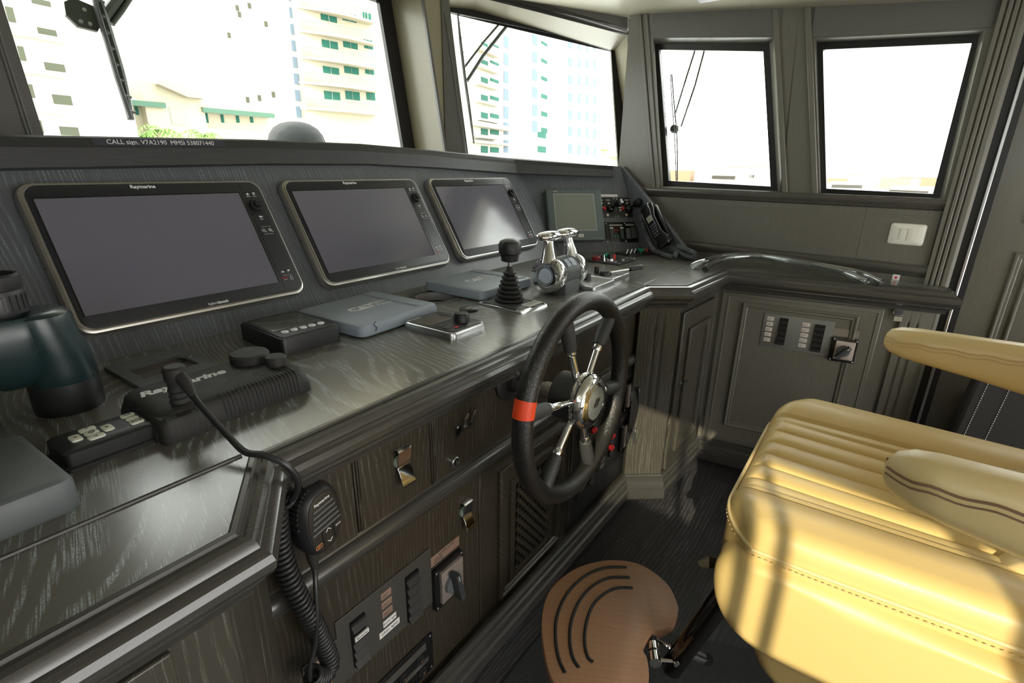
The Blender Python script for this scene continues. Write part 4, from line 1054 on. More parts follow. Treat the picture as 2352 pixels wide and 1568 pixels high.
# ================================================================ steering wheel
WC = Vector((.963, .5, .827)); WR = .227
wf = frame(WC, (1, 0, 0), (0, .02, 1))       # local z points aft, towards the driver
wh = thing('steering_wheel', 'six-spoke black leather steering wheel with chrome hub and a red tape band', 'steering wheel', wf)
M_rim = mat('grained black leather', (.016, .015, .014), .30, bump=('voronoi', 330, .3), var=.08)
n = 96
MB().tube([(WR*math.cos(2*math.pi*k/n), WR*math.sin(2*math.pi*k/n), 0) for k in range(n)], .0215, 20, loop=True).obj('rim', M_rim, wh)
a0, a1 = R(160.5), R(169.5)
tb = MB().tube([(WR*math.cos(a0+(a1-a0)*k/8), WR*math.sin(a0+(a1-a0)*k/8), 0) for k in range(9)], .0222, 24)
tb.obj('tape_band', mat('red orange tape', (.85, .07, .015), .5), wh, label='red orange tape band')
M_grip = mat('ribbed black rubber', (.035, .035, .034), .55, bump=('noise', 300, .3))
for k in range(6):
    sp_ = T(0, 0, 0, rz=R(-11+60*k))
    MB().cyl((.050, 0, .004), (.135, 0, .0), .0085, n=16, M=sp_).obj('spoke', M_chrome, wh)
    MB().tube([(.122, 0, 0), (.128, 0, 0), (.134, 0, 0), (.140, 0, 0)], [.0085, .0115, .0115, .0100], 18, M=sp_).obj('spoke_collar', M_chrome, wh)
    MB().tube([(.138, 0, 0), (.140, 0, 0), (.170, 0, 0), (.200, 0, 0), (.214, 0, 0)], [.011, .0145, .0165, .0165, .0155], 18, M=sp_).obj('spoke_grip', M_grip, wh)
MB().lathe([(.001, -.050), (.052, -.050), (.056, -.046), (.057, .004), (.055, .010), (.001, .010)], 44).obj('hub_drum', M_blkm, wh)
MB().lathe([(.055, .008), (.062, .008), (.066, .012), (.067, .022), (.064, .034), (.056, .042), (.046, .046), (.040, .0465), (.0395, .0445), (.001, .0445)], 56).obj('hub_ring', M_chrome, wh)
MB().lathe([(.0385, .0446), (.038, .0465), (.034, .0475), (.001, .0480)], 40).obj('hub_badge', mat('clear grey badge', (.16, .17, .16), .25, coat=.6), wh)
lg = MB()
for i, (h_, o_) in enumerate(((.012, -.004), (.019, 0), (.024, .0), (.019, 0), (.012, .004))):
    x = -.0115+i*.0058; lg.prism([(x-.0018, -h_/2+o_+.002), (x+.0018, -h_/2+o_+.004), (x+.0018, h_/2+o_+.002), (x-.0018, h_/2+o_)], .0480, .0484)
lg.obj('badge_emblem', mat('emblem black', (.01, .01, .01), .4), wh)
MB().tube([(0, 0, -.05), (0, .0, -.09)], .020, 20).tube([(0, 0, -.085), (0, .0, -.195)], .0165, 20).obj('shaft', M_steel, wh)
MB().lathe([(.055, -.202), (.055, -.194), (.048, -.190), (.030, -.186), (.026, -.170), (.020, -.168)], 32).obj('shaft_flange', M_blk, wh)

# ================================================================ fittings on the helm cabinet front
YP = YF-.013
def onfront(x, z, y=YP): return frame((x, y, z), (1, 0, 0), (0, 0, 1))
def spring_hook(M, label, w_=.034, h_=.085, grp='chrome spring clips'):
    t = thing('spring_clip', label, 'clip', M, grp)
    pr = [(.0, h_*.48), (.010, h_*.5), (.013, h_*.46), (.007, h_*.05), (.006, 0), (.012, -h_*.12), (.020, -h_*.42), (.018, -h_*.48)]
    th = .0018; b_ = MB(); rings = []
    for i, (d, y) in enumerate(pr): rings.append([(-w_/2, y, d), (w_/2, y, d), (w_/2, y-.0006, d+th), (-w_/2, y-.0006, d+th)])
    b_.loft(rings).obj('plate', M_chrome, t, bev=.0004)
    MB().lathe([(.014, 0), (.013, .006), (.001, .0065)], 24, M=T(-.006, .010, 0)).obj('pad', mat('pale green pad', (.28, .33, .28), .5), t)
    return t
spring_hook(onfront(.600, .758), 'large chrome spring clip on the flap left of the connector')
spring_hook(onfront(.797, .515, YF-.007), 'chrome spring clip below the rail, above the rotary breaker', .030, .080)
spring_hook(FCR @ T(*loc(FCR, 2063, 722, .004), .004), 'small chrome spring clip on the raised panel cabinet at right', .024, .05)
t = thing('fork_bracket', 'clear and chrome forked bracket screwed to the long flap front', 'bracket', onfront(.795, .768))
MB().box(-.028, .034, -.016, .0, 0, .003).obj('base', M_blk, t)
MB().prism([(-.038, .006), (-.030, .012), (-.012, .012), (-.016, -.012), (-.030, -.024), (-.038, -.012)], .003, .005).obj('clear_plate', M_clear, t)
for x in (-.006, .020): MB().tube([(x, -.006, .004), (x, .008, .006), (x+.002, .022, .010), (x+.003, .034, .014)], .003, 10).obj('fork_prong', M_chrome, t)
MB().tube([(-.006, -.006, .004), (.007, -.011, .005), (.020, -.006, .004)], .003, 8).obj('fork_base', M_chrome, t)
screws(t, [(-.028, .003)], .005)
t = thing('round_connector', 'round silver cable connector low on the long flap front', 'connector', onfront(.752, .690))
MB().lathe([(.013, 0), (.013, .010), (.011, .012), (.0095, .012), (.0095, .006), (.001, .006)], 24).obj('shell', M_silver, t)
MB().lathe([(.0093, .006), (.0093, .0075), (.001, .0078)], 20).obj('insert', M_gloss, t)
for a in range(5): MB().lathe([(.0012, .0075), (.0012, .0095)], 8, M=T(.005*math.cos(a*1.256), .005*math.sin(a*1.256), 0)).obj('pin', M_silver, t)

def rocker_bank(t, x, y, w_, h_, n_, lit=None, label_on=None, red=()):
    MB().box(x-w_/2, x+w_/2, y-h_/2, y+h_/2, .002, .004).obj('bank_recess', M_gloss, t)
    rh = h_/n_
    for i in range(n_):
        yy = y+h_/2-rh*(i+.5)
        b_ = MB(); 
        prof_ = [(rh*.46, .004), (rh*.46, .010), (0, .0065), (-rh*.44, .0155), (-rh*.47, .004)]
        b_.loft([[(xx, yy+py_, d) for py_, d in prof_] for xx in (x-w_/2+.001, x+w_/2-.001)])
        b_.obj('rocker_switch', M_red if i in red else M_blk, t, flat=True)
        if i not in red: MB().lathe([(.0011, .0105), (.0009, .0112)], 8, M=T(x-w_*.3, yy+rh*.33, 0)).obj('indicator_dot', M_dred, t)
        if label_on == i:
            MB().box(x-w_*.46, x+w_*.46, yy-rh*.30, yy+rh*.12, .0125, .0160).obj('label', M_lab, t)
            txt('label_lettering', 'Batteries', .0075, T(x, yy-rh*.09, .0162), M_dkgrey, t)
M_dred = mat('dim red lamp', (.25, .015, .01), .4)
M_copper = mat('copper toned engraved plate', (.50, .33, .26), .35, metal=.5)
M_panel = mat('anodised grey panel', (.10, .095, .085), .38, metal=.4)
def labels(t, x, y, n_, w_=.030, h_=.018, gap=.023, m_=None):
    for i in range(n_):
        MB().rpr(x, y-i*gap, w_, h_, .002, .002, .0032, .0003).obj('label', m_ or M_copper, t)
        MB().box(x-w_*.4, x+w_*.25, y-i*gap+.001, y-i*gap+.0022, .0032, .0034).box(x-w_*.4, x+w_*.05, y-i*gap-.003, y-i*gap-.0018, .0032, .0034).obj('label_print', M_dkgrey, t)
def rotary(t, x, y, w_, h_, ang, big=1.0):
    MB().rpr(x, y, w_, h_, .003, 0, .012, .001).obj('rotary_base', M_gloss, t)
    MB().rpr(x+w_*.03, y+h_*.02, w_*.76, h_*.78, .003, .012, .020, .001).obj('rotary_plate', M_silver2, t)
    screws(t, [(x+sx_*w_*.44, y+sy_*h_*.44) for sx_ in (-1, 1) for sy_ in (-1, 1)], .012, .003)
    k = MB().lathe([(w_*.27, .020), (w_*.25, .028), (.001, .0285)], 28)
    k.obj('rotary_boss', M_greyp, t, M=T(x, y, 0))
    hb_ = MB(); L_ = w_*.34*big
    hb_.loft([[(-.007, L_*.9, z0_), (.007, L_*.9, z0_), (.008, -L_, z0_), (-.008, -L_, z0_)] for z0_ in (.026, .050)])
    hb_.obj('rotary_handle', mat('graphite handle', (.045, .05, .055), .45), t, M=T(x, y, 0, rz=ang), bev=.0015)
    MB().box(-.001, .001, L_*.5, L_*.85, .0502, .0506).obj('pointer_mark', M_white, t, M=T(x, y, 0, rz=ang))
M_silver2 = mat('satin pinkish metal', (.42, .36, .32), .35, metal=.5)
YL = YF-.0065
t = thing('breaker_panel', 'long grey switch panel with two banks of black rockers and GRILL lights label', 'switch panel', onfront(.545, .418, YL))
b_ = MB(); b_.prism([(-.205, -.080), (.128, -.080), (.128, .080), (-.130, .080), (-.130, .040), (-.205, .040)], 0, .0025); b_.obj('plate', M_panel, t, bev=.0005)
rocker_bank(t, -.082, -.005, .036, .118, 5, label_on=1); rocker_bank(t, .066, -.010, .038, .128, 5)
labels(t, -.006, .052, 3, .028, .017, .024); labels(t, -.166, .018, 4, .030, .018, .024)
MB().box(-.020, .016, -.030, -.014, .0025, .0033).obj('label', M_lab, t); txt('label_lettering', 'BOW light', .0078, T(-.002, -.022, .0034), M_dkgrey, t)
MB().box(-.032, .024, -.052, -.036, .0025, .0033).obj('label', M_lab, t); txt('label_lettering', 'GRILL lights', .0095, T(-.004, -.044, .0034), M_dkgrey, t)
t = thing('rotary_breaker', 'rotary circuit breaker with large grey handle under a copper label, beside the long switch panel', 'switch', onfront(.724, .372, YL))
rotary(t, 0, -.003, .100, .118, R(12), 1.35)
MB().box(-.052, .048, .066, .094, 0, .002).obj('label_plate', M_copper, t)
txt('label_lettering', 'POWER SUPPLY', .0085, T(.004, .087, .0021), M_dkgrey, t); txt('label_lettering', 'CIRCUIT\nBREAKER', .0075, T(-.026, .076, .0021), M_dkgrey, t)
MB().box(-.03, -.029, .078, .079, 0, .001)
txt('dial_lettering', '1', .011, T(.004, .040, .0201), M_dkgrey, t); txt('dial_lettering', '0', .010, T(-.034, .008, .0201), M_dkgrey, t)
t = thing('fuse_panel', 'black panel with two steel strips and round push breakers at the bottom', 'switch panel', onfront(.565, .195, YL))
MB().rpr(0, 0, .200, .115, .003, 0, .004, .001).obj('plate', M_gloss, t)
MB().box(-.082, .076, .024, .044, .004, .0055).obj('label_strip', M_steel, t); MB().box(-.030, .082, -.018, -.006, .004, .0055).obj('label_strip', M_steel, t)
for x, y in ((-.055, .006), (.000, .006), (.055, .008), (-.05, -.036), (.005, -.036), (.06, -.034)):
    MB().lathe([(.012, .004), (.0115, .007), (.008, .0075), (.0075, .012), (.001, .0125)], 20, M=T(x, y, 0)).obj('push_breaker', M_blk, t)
    MB().lathe([(.002, .0124), (.001, .0128)], 8, M=T(x, y, 0)).obj('lamp_dot', mat('amber dot', (.6, .16, .02), .4), t)
screws(t, [(-.092, -.05), (.092, -.05), (.092, .05), (-.092, .05)], .004)
# right hand black switchboard behind the wheel
def rpanel(x, z, w_, h_, label, reds, lab=5):
    t = thing('switch_bank', label, 'switch panel', onfront(x, z, YF-.0055), 'switch banks behind the wheel')
    MB().rpr(0, 0, w_, h_, .002, 0, .0025, .0005).obj('plate', mat('teal black panel', (.022, .027, .026), .4), t)
    rocker_bank(t, w_*.22, 0, w_*.24, h_*.72, 5, red=reds); labels(t, -w_*.22, h_*.30, lab, w_*.24, h_*.10, h_*.15, m_=mat('grey engraved tag', (.22, .2, .18), .4))
rpanel(1.460, .500, .145, .165, 'switch bank with red rockers behind the hub, upper left of four', (0, 1, 4))
rpanel(1.625, .330, .145, .185, 'lower switch bank with two red rockers beside the lower rotary handle', (1, 3), 6)
rpanel(1.465, .285, .140, .175, 'lowest switch bank with one red rocker near the plinth', (2,))
for z, lb_ in ((.480, 'upper grey rotary handle on the black switchboard behind the wheel'), (.300, 'lower grey rotary handle on the black switchboard behind the wheel')):
    t = thing('rotary_breaker', lb_, 'switch', onfront(1.79, z, YF-.0055), 'rotary breakers behind the wheel')
    rotary(t, 0, 0, .105, .120, R(12), 1.3)
    MB().box(-.05, .04, .070, .090, 0, .002).obj('label_plate', mat('dark engraved plate', (.06, .05, .045), .4), t)

# switch panel on the right cabinet
cx, cy = loc(FCR, 1828, 767, .004)
t = thing('breaker_panel', 'pale grey switch panel with two black rocker banks on the raised panel cabinet', 'switch panel', FCR @ T(cx, cy, .004))
MB().rpr(0, 0, .258, .145, .001, 0, .0025, .0004).obj('plate', mat('pale grey panel', (.17, .17, .155), .4, metal=.2), t)
rocker_bank(t, -.052, .004, .032, .115, 5); rocker_bank(t, .080, -.004, .036, .115, 5)
M_tag = mat('bright tag', (.62, .55, .5), .4)
labels(t, -.103, .052, 5, .026, .017, .023, M_tag); labels(t, .030, .046, 5, .028, .016, .0225, M_tag)
cx, cy = loc(FCR, 1936, 803, .004)
t = thing('rotary_breaker', 'round rotary switch with steel label on the raised panel cabinet', 'switch', FCR @ T(cx, cy, .004))
rotary(t, 0, 0, .088, .098, R(-38), 1.1)
MB().box(-.045, .042, .055, .085, 0, .002).obj('label_plate', M_steel, t); txt('label_lettering', 'FUSE', .009, T(.022, .066, .0021), M_white, t)
cx, cy = loc(FW, 2083, 538, .006)
t = thing('light_switch', 'white double light switch on the wall under the right window', 'switch', FW @ T(cx, cy, .006))
MB().loft([[(x, y, z) for x, y in rr(w_, h_, r_, 6)] for w_, h_, r_, z in ((.112, .080, .010, 0), (.112, .080, .010, .002), (.104, .072, .008, .006), (.062, .052, .002, .0085), (.050, .042, .001, .009))]).obj('cover', mat('ivory plastic', (.78, .76, .68), .3), t, ang=60)
for x in (-.0115, .0115): MB().rpr(x, 0, .0215, .044, .001, .009, .0115, .0006).obj('switch_key', mat('ivory key', (.66, .65, .57), .35), t)

# ================================================================ helm chair
ch = thing('helm_chair', 'tan leather helm chair with ribbed seat cushion and padded armrests', 'chair', T(1.25, -.15, 0))
iC = Matrix.Translation((-1.25, .15, 0))
CX = 1.275
def seat_top(u, v):
    """u -1..1 across (left to right), v 0..1 front to back"""
    x = CX + u*(.355-.03*max(0, v-.15))
    y = .160 - v*.62
    a = abs(u)
    z = .672
    bol = max(0, (a-.50)/.5)
    z += .030*math.sin(min(1, bol*1.6)*math.pi/2) - .010*max(0, bol-.6)
    z += (.0 if a > .5 else -.01*math.sin(min(v/.6, 1)*math.pi/2)*(1-a))
    z += .012*max(0, u)
    return x, y, z
def seat_point(u, v):
    x, y, z = seat_top(u, v); a = abs(u)
    cu, cv = .0, .0
    # rounding of the edges
    e = max(0, (a-.90)/.10); z -= .035*(1-math.sqrt(max(0, 1-e*e)))
    f_ = max(0, (.07-v)/.07); z -= .040*(1-math.sqrt(max(0, 1-f_*f_)))
    # rounded front corners in plan
    y -= .075*max(0, (a-.55)/.45)**2.2
    # flutes
    if a < .56 and v > .012:
        k = (u+.56)/1.12*6.0; fr_ = abs(k-math.floor(k)-.5)*2
        z += .012*(math.sqrt(max(0, 1-fr_**2.4))-.55)*min(1, (v-.012)/.05)
    elif a < .60: z -= .008*(1-abs(a-.58)/.02) if abs(a-.58) < .02 else 0
    return Vector((x, y, z))
NU, NV = 150, 60
vs = []
sb = MB(); rings = []
vv = [ (k/NV)**1.15 for k in range(NV+1)]
for j in range(NV+1):
    row = [seat_point(-1+2*i/NU, vv[j]) for i in range(NU+1)]
    l = row[0]; r_ = row[-1]
    row = [Vector((l.x, l.y, .52))] + row + [Vector((r_.x, r_.y, .52))]
    rings.append(row)
front = [Vector((p.x, p.y+.002, .512)) for p in rings[0]]
rings = [front] + rings
sb.loft(rings, closed=False, cap=False)
sb.obj('seat_cushion', M_leather, ch, M=iC, ang=60)
# piping round the cushion edge
def edge_pt(t_, dz, out=0):
    # t from 0 (left rear) ... along left side, front, right side
    pass
left = [seat_point(-1, v) for v in [1-.05*k for k in range(20)]]; fr_ = [seat_point(-1+2*i/40, .0) for i in range(41)]; rgt = [seat_point(1, .05*k) for k in range(1, 21)]
pip = [Vector((p.x, p.y, .645)) for p in left+fr_+rgt]
cpt = Vector((CX, -.15, 0))
def outw(p, o): d = Vector((p.x-cpt.x, p.y-cpt.y, 0)).normalized(); return Vector((p.x, p.y, p.z))+d*o
MB().tube([outw(p, .002) for p in pip], .0042, 8).obj('piping', M_leather2, ch, M=iC)
st = MB(); P_ = [outw(p, .006)-Vector((0, 0, .010)) for p in smooth(pip, 3)]
acc = 0
for i in range(1, len(P_)):
    acc += (P_[i]-P_[i-1]).length
    if acc > .010: st.cyl(P_[i], P_[i]+(P_[i]-P_[i-1]).normalized()*.005, .0011, n=6); acc = 0
so = st.obj('stitching', M_stitch, ch, M=iC); so['kind'] = 'stuff'
# lower side cushion (boxing) - rounded block under the cushion
def pill(name, x0, x1, prof, m_, r_=.03):
    """side panel: prof = [(y, z)...] outline in the side view, extruded across x with rounded cheeks"""
    b_ = MB(); c_ = Vector((sum(p[0] for p in prof)/len(prof), sum(p[1] for p in prof)/len(prof)))
    N_ = 7; rings = []
    for k in range(N_+1):
        a = math.pi/2*k/N_; ins = r_*(1-math.sin(a)); xx = x0 + r_*(1-math.cos(a))*1.0 - 0
        rings.append((x0+r_*(1-math.sin(a)) , r_*(1-math.cos(a))))
    rings = [(x0+r_*(1-math.sin(R(a))), r_*(1-math.cos(R(a)))) for a in (90, 75, 60, 45, 30, 15, 0)]
    full = [(x, ins) for x, ins in reversed([(x0+r_*(1-math.cos(R(a))), r_*(1-math.sin(R(a)))) for a in (90, 70, 50, 35, 20, 10, 0)])]
    full += [(x1-(x-x0), ins) for x, ins in reversed(full)]
    out = []
    for x, ins in full:
        ring = []
        for p in prof:
            d = Vector(p)-c_; L_ = d.length; ring.append((x, c_.x+d.x*(1-ins/L_), c_.y+d.y*(1-ins/L_)))
        out.append(ring)
    return b_.loft(out).obj(name, m_, ch, M=iC, ang=60)
def curve2(pts, n_=8): 
    q_ = smooth([(p[0], p[1], 0) for p in pts+pts[:3]], n_); q_ = q_[n_:n_*(len(pts)+1)]
    return [(p.x, p.y) for p in q_]
prof_ = curve2([(.095, .625), (.130, .605), (.150, .560), (.140, .490), (.105, .440), (.040, .412), (-.10, .405), (-.40, .41), (-.50, .45), (-.50, .58), (-.40, .615), (-.10, .628), (.02, .630)])
pill('seat_base', CX-.372, CX+.366, prof_, M_leather, .045)
pill('seat_under', CX-.27, CX+.25, curve2([(.02, .40), (.06, .33), (.02, .26), (-.10, .22), (-.4, .22), (-.45, .30), (-.42, .40), (-.2, .42)]), M_leather, .04)
MB().lathe([(.10, 0), (.095, .012), (.06, .03), (.055, .26)], 40, M=T(CX, -.20, .002)).obj('pedestal', M_chrome, ch, M=iC)
MB().lathe([(.055, 0), (.055, .025), (.045, .032), (.001, .033)], 32, M=frame((CX-.345, -.175, .43), (0, -1, 0), (0, 0, 1))).obj('tilt_knob', M_gloss, ch, M=iC)
# backrest
def backp(u, v):
    x = CX + u*.33; z = .66+v*.62; y = -.56-.10*v - .03*(1-abs(u)**3)
    if abs(u) < .56:
        k = (u+.56)/1.12*5; fr_ = abs(k-math.floor(k)-.5)*2; y += .012*(math.sqrt(max(0, 1-fr_**2.4))-.5)
    e = max(0, (abs(u)-.86)/.14); y -= .05*(1-math.sqrt(max(0, 1-e*e))); 
    if abs(u) > .56: y += .035
    return Vector((x, y, z))
bk = MB(); rings = []
for j in range(24):
    row = [backp(-1+2*i/90, j/23) for i in range(91)]
    rings.append([Vector((row[0].x, -.78, row[0].z))]+row+[Vector((row[-1].x, -.78, row[-1].z))])
bk.loft(rings, closed=True).obj('backrest', M_leather2, ch, M=iC, ang=60)
lb_ = MB(); rings = []
for j in range(14):
    a = math.pi*j/13; row = []
    for i in range(61):
        u = -1+2*i/60; k = (u+1)/2*5; fl = abs(k-math.floor(k)-.5)*2
        rad = .075+.010*(math.sqrt(max(0, 1-fl**2.4))-.5) - .03*max(0, (abs(u)-.9)/.1)
        row.append(Vector((CX+u*.20, -.38+rad*1.3*math.cos(a), .640+rad*math.sin(a))))
    rings.append(row)
lb_.loft(rings, closed=False, cap=False).obj('lumbar_roll', M_leather2, ch, M=iC, ang=60)
# armrests
def arm(xc, w_, pts_top, pts_bot, name='armrest'):
    b_ = MB(); rings = []
    for (y, zt_), (y2, zb_) in zip(pts_top, pts_bot):
        zc_, hz = (zt_+zb_)/2, (zt_-zb_)/2; ring = []
        f_ = 1.0
        k_ = min(1, (pts_top[0][0]+.0-y)/.05 + .30)
        for a, b2 in rr(2, 2, .75, 6): ring.append((xc + a*w_/2*k_, y*(.5+.5*b2)+y2*(.5-.5*b2), zc_+b2*hz))
        rings.append(ring)
    return b_.loft(rings).obj(name, M_leather2, ch, M=iC, ang=70)
def arm_curve(xf, tip, top, bot, far):
    pass
M_arm = M_leather2
ar = arm(1.650, .085, [(-.054, .905), (-.056, .922), (-.064, .935), (-.085, .942), (-.12, .945), (-.22, .946), (-.40, .948), (-.60, .95)],
         [(-.054, .895), (-.060, .884), (-.072, .874), (-.10, .866), (-.14, .860), (-.24, .846), (-.42, .815), (-.60, .79)])
al_ = arm(.880, .085, [(-.070, .905), (-.072, .922), (-.080, .935), (-.10, .942), (-.13, .945), (-.22, .946), (-.40, .948), (-.60, .95)],
         [(-.070, .893), (-.076, .880), (-.090, .868), (-.115, .860), (-.15, .852), (-.24, .836), (-.42, .805), (-.60, .78)])
for xc in (.895, 1.635): MB().box(xc-.02, xc+.02, -.52, -.44, .55, .88).obj('arm_bracket', M_blk, ch, M=iC, bev=.004)
# worn seams along the armrests
for xc, y0_ in ((.880, -.070), (1.650, -.054)):
    for sd in (-1, 1):
        if xc > 1 and sd > 0: continue
        pts = [(xc+sd*.043*min(1, .30+(y0_-y)/.05), y+.0, .915+.002*math.sin(y*90)) for y in [y0_-.001-.01*k for k in range(54)]]
        MB().tube(pts, .0022, 6).obj('arm_seam', M_worn if xc < 1 else M_stitch, ch, M=iC)
        pts2 = [(p[0]*1.0, p[1], p[2]-.010) for p in pts]
        MB().tube(pts2, .0016, 6).obj('arm_seam', M_worn if xc < 1 else M_stitch, ch, M=iC)
b_ = MB(); rng = random.Random(3); n_ = 14
pt0 = [(1.6245-.001+.004*math.cos(2*math.pi*k/n_)*0, -.055-.012+.013*math.cos(2*math.pi*k/n_)*rng.uniform(.7, 1.1), .893+.012*math.sin(2*math.pi*k/n_)*rng.uniform(.6, 1.1)) for k in range(n_)]
# lever under the seat
MB().tube([(CX-.20, .06, .47), (CX-.215, .145, .475), (CX-.22, .180, .465), (CX-.222, .200, .450)], [.010, .014, .016, .010], 16, flat=.6).obj('seat_lever', mat('bronze black lever', (.05, .045, .035), .25, metal=.5), ch, M=iC)
MB().cyl((CX-.22, .16, .47), (CX-.20, .03, .47), .008).obj('lever_rod', M_blk, ch, M=iC)

# footrest
ft = thing('footrest', 'round teak footrest board with three curved black grip strips on a chrome bracket', 'footrest', T(1.0, .38, .235))
iF2 = Matrix.Translation((-1.0, -.38, -.235))
ZF = .25
outl = [(1243, 1430), (1252, 1375), (1278, 1335), (1330, 1300), (1400, 1284), (1470, 1294), (1530, 1335), (1557, 1385), (1556, 1412), (1545, 1433), (1520, 1446), (1500, 1448), (1484, 1470), (1477, 1490), (1487, 1512), (1491, 1555), (1480, 1600), (1440, 1650), (1375, 1660), (1310, 1620), (1265, 1555), (1248, 1490)]
op = [atz(x, y, ZF) for x, y in outl]
sm = smooth(op+op[:3], 5)[5:5*(len(op)+1)]
cen = sum(sm, Vector())/len(sm)
def ins(o, z): return [Vector((cen.x+(p.x-cen.x)*(1-o), cen.y+(p.y-cen.y)*(1-o), z)) for p in sm]
MB().loft([ins(.05, ZF-.030), ins(.01, ZF-.026), ins(0, ZF-.018), ins(0, ZF-.006), ins(.01, ZF-.001), ins(.03, ZF)]).obj('board', M_teak, ft, M=iF2, ang=50)
for pp in (((1439, 1303), (1390, 1304), (1345, 1322), (1305, 1360), (1281, 1410), (1276, 1460), (1283, 1510), (1298, 1545)),
           ((1446, 1326), (1400, 1327), (1362, 1345), (1332, 1378), (1313, 1425), (1309, 1470), (1316, 1510), (1330, 1533)),
           ((1453, 1350), (1415, 1351), (1385, 1366), (1360, 1393), (1346, 1435), (1343, 1475), (1350, 1508), (1362, 1520))):
    P_ = smooth([atz(x, y, ZF+.0005) for x, y in pp], 6)
    MB().tube(P_, .0042, 10).obj('grip_strip', M_blkm, ft, M=iF2)
# bracket, clamp and chrome support tube running back under the chair
pA = atz(1515, 1480, .225)
br = MB()
for q0, q1 in (((1455, 1462), (1540, 1492)), ((1487, 1505), (1545, 1530))):
    pass
c1 = atz(1497, 1462, .225); c2 = atz(1505, 1515, .225)
br.tube([c1, c2], .012, 20).obj('hinge_pin', M_blk, ft, M=iF2)
d_ = (c2-c1).normalized()
for q_, l_ in ((0.02, .006), (.5, .010), (.95, .012)):
    p_ = c1.lerp(c2, q_); MB().tube([p_-d_*l_, p_+d_*l_], .0145, 20).obj('hinge_ring', M_chrome, ft, M=iF2)
e1 = atz(1545, 1490, .23); e2 = atz(1553, 1518, .23)
for a_, b2 in ((c1, e1), (c2, e2)): MB().tube([a_-d_*.0, b2], .0045, 8).obj('bracket_arm', M_chrome, ft, M=iF2)
MB().tube([e1+d_*-.01, e2+d_*.01], .007, 10).obj('bracket_bar', M_chrome, ft, M=iF2)
MB().lathe([(.010, 0), (.010, .006), (.006, .008), (.006, .012), (.001, .0125)], 6).obj('hex_nut', M_chrome, ft, M=iF2 @ T(*(c2+d_*.006)) @ Matrix.Rotation(R(90), 4, 'Y'))
M_darkchrome = mat('black chrome tube', (.10, .095, .09), .06, metal=1, var=.02)
s0 = atz(1540, 1535, .19); s1 = Vector((1.16, .02, .43))
s1 = atz(1690, 1330, .46)
MB().tube([s0-(s1-s0).normalized()*.01, s0, s0.lerp(s1, .3), s1], [.016, .025, .025, .025], 28).obj('support_tube', M_darkchrome, ft, M=iF2)
k0 = atz(1575, 1470, .17); k1 = atz(1622, 1508, .16)
k0 = s0.lerp(s1, .22); k1 = k0 + (atz(1640, 1520, .15)-k0).normalized()*.112
dd_ = (k1-k0).normalized()
MB().tube([k0, k0.lerp(k1, .7)], .017, 20).obj('clamp_sleeve', M_chrome, ft, M=iF2)
MB().tube([k0.lerp(k1, .68), k0.lerp(k1, .74), k0.lerp(k1, .78), k1, k1+dd_*.012], [.006, .006, .014, .015, .012], 20).obj('clamp_knob', M_gloss, ft, M=iF2)
# rubber mat under the chair
mp_ = MB(); q_ = [(1.0-.55, -.9), (1.0-.55, .60), (1.09, .60), (1.29, .17), (1.34, .05), (1.34, -.9)]
mo = MB().prism(q_, 0, .004).obj('rubber_mat', mat('ribbed grey rubber mat', (.042, .045, .045), .6, bump=('voronoi', 220, .6)), bev=.001)
tag(mo, 'flat dark grey rubber mat on the floor under the footrest', 'mat')
# black leather seat by the door
bs = thing('leather_bench', 'black leather seat back with white stitching beside the door, behind the armrest', 'bench', T(2.02, -.45, 0))
iB = Matrix.Translation((-2.02, .45, 0))
a_ = [atx(*p, 2.20) for p in ((2245, 870), (2140, 1100), (2352, 1120), (2400, 860))]
MB().loft([[(x, p.y, p.z) for p in (a_[0], a_[1], a_[1]+Vector((0, -.6, -.02)), a_[0]+Vector((0, -.6, 0)))] for x in (2.20, 2.30)]).obj('back', M_blkm, bs, M=iB, bev=.01)
MB().box(1.95, 2.24, -1.0, a_[1].y+.02, .22, .40).obj('seat', M_blkm, bs, M=iB, bev=.03, seg=4)
MB().box(1.98, 2.28, -.98, a_[1].y-.02, 0, .22).obj('base', M_blk, bs, M=iB)
for dy in (.030, .085):
    P0_, P1_ = a_[0]+Vector((-.002, -dy, 0)), a_[1]+Vector((-.002, -dy, 0)); st = MB(); n_ = 46
    for k in range(n_): 
        u = k/n_; st.cyl(P0_.lerp(P1_, u), P0_.lerp(P1_, u+.5/n_), .0011, n=5)
    o_ = st.obj('stitching', M_white, bs, M=iB); o_['kind'] = 'stuff'
# ================================================================ outside
M_bw = mat('white rendered wall', (.42, .41, .38), .8, vscale=.5)
M_bc = mat('cream rendered wall', (.38, .34, .26), .8, vscale=.5)
M_gw = mat('green tinted window', (.018, .10, .075), .6, spec=.1, vscale=.5)
M_bwn = mat('blue grey window', (.12, .16, .21), .6, spec=.1, vscale=.5)
M_dk = mat('shaded opening', (.045, .05, .028), .7, vscale=.5)
M_tile = mat('sandy roof tile', (.30, .26, .20), .6, vscale=3); M_fas = mat('green fascia', (.05, .12, .08), .6, vscale=3)
M_rail = mat('balcony railing', (.16, .18, .17), .5, vscale=1)
ground = struct(MB().box(-160, 400, 8, 420, -4.2, -4.0).obj('ground', mat('pale quay and water', (.62, .62, .58), .5, vscale=.2), flat=True))
def far_frame(px, py, D, yaw):
    """frame on a facade D metres ahead (world y); x runs along the facade"""
    p = aty(px, py, D); return frame(p, (math.cos(yaw), math.sin(yaw), 0), (0, 0, 1))
def building(name, label, D, yaw, px0, px1, ztop, depth, m_):
    M = far_frame((px0+px1)/2, 300, D, yaw); t = thing(name, label, 'building', M)
    return t, M
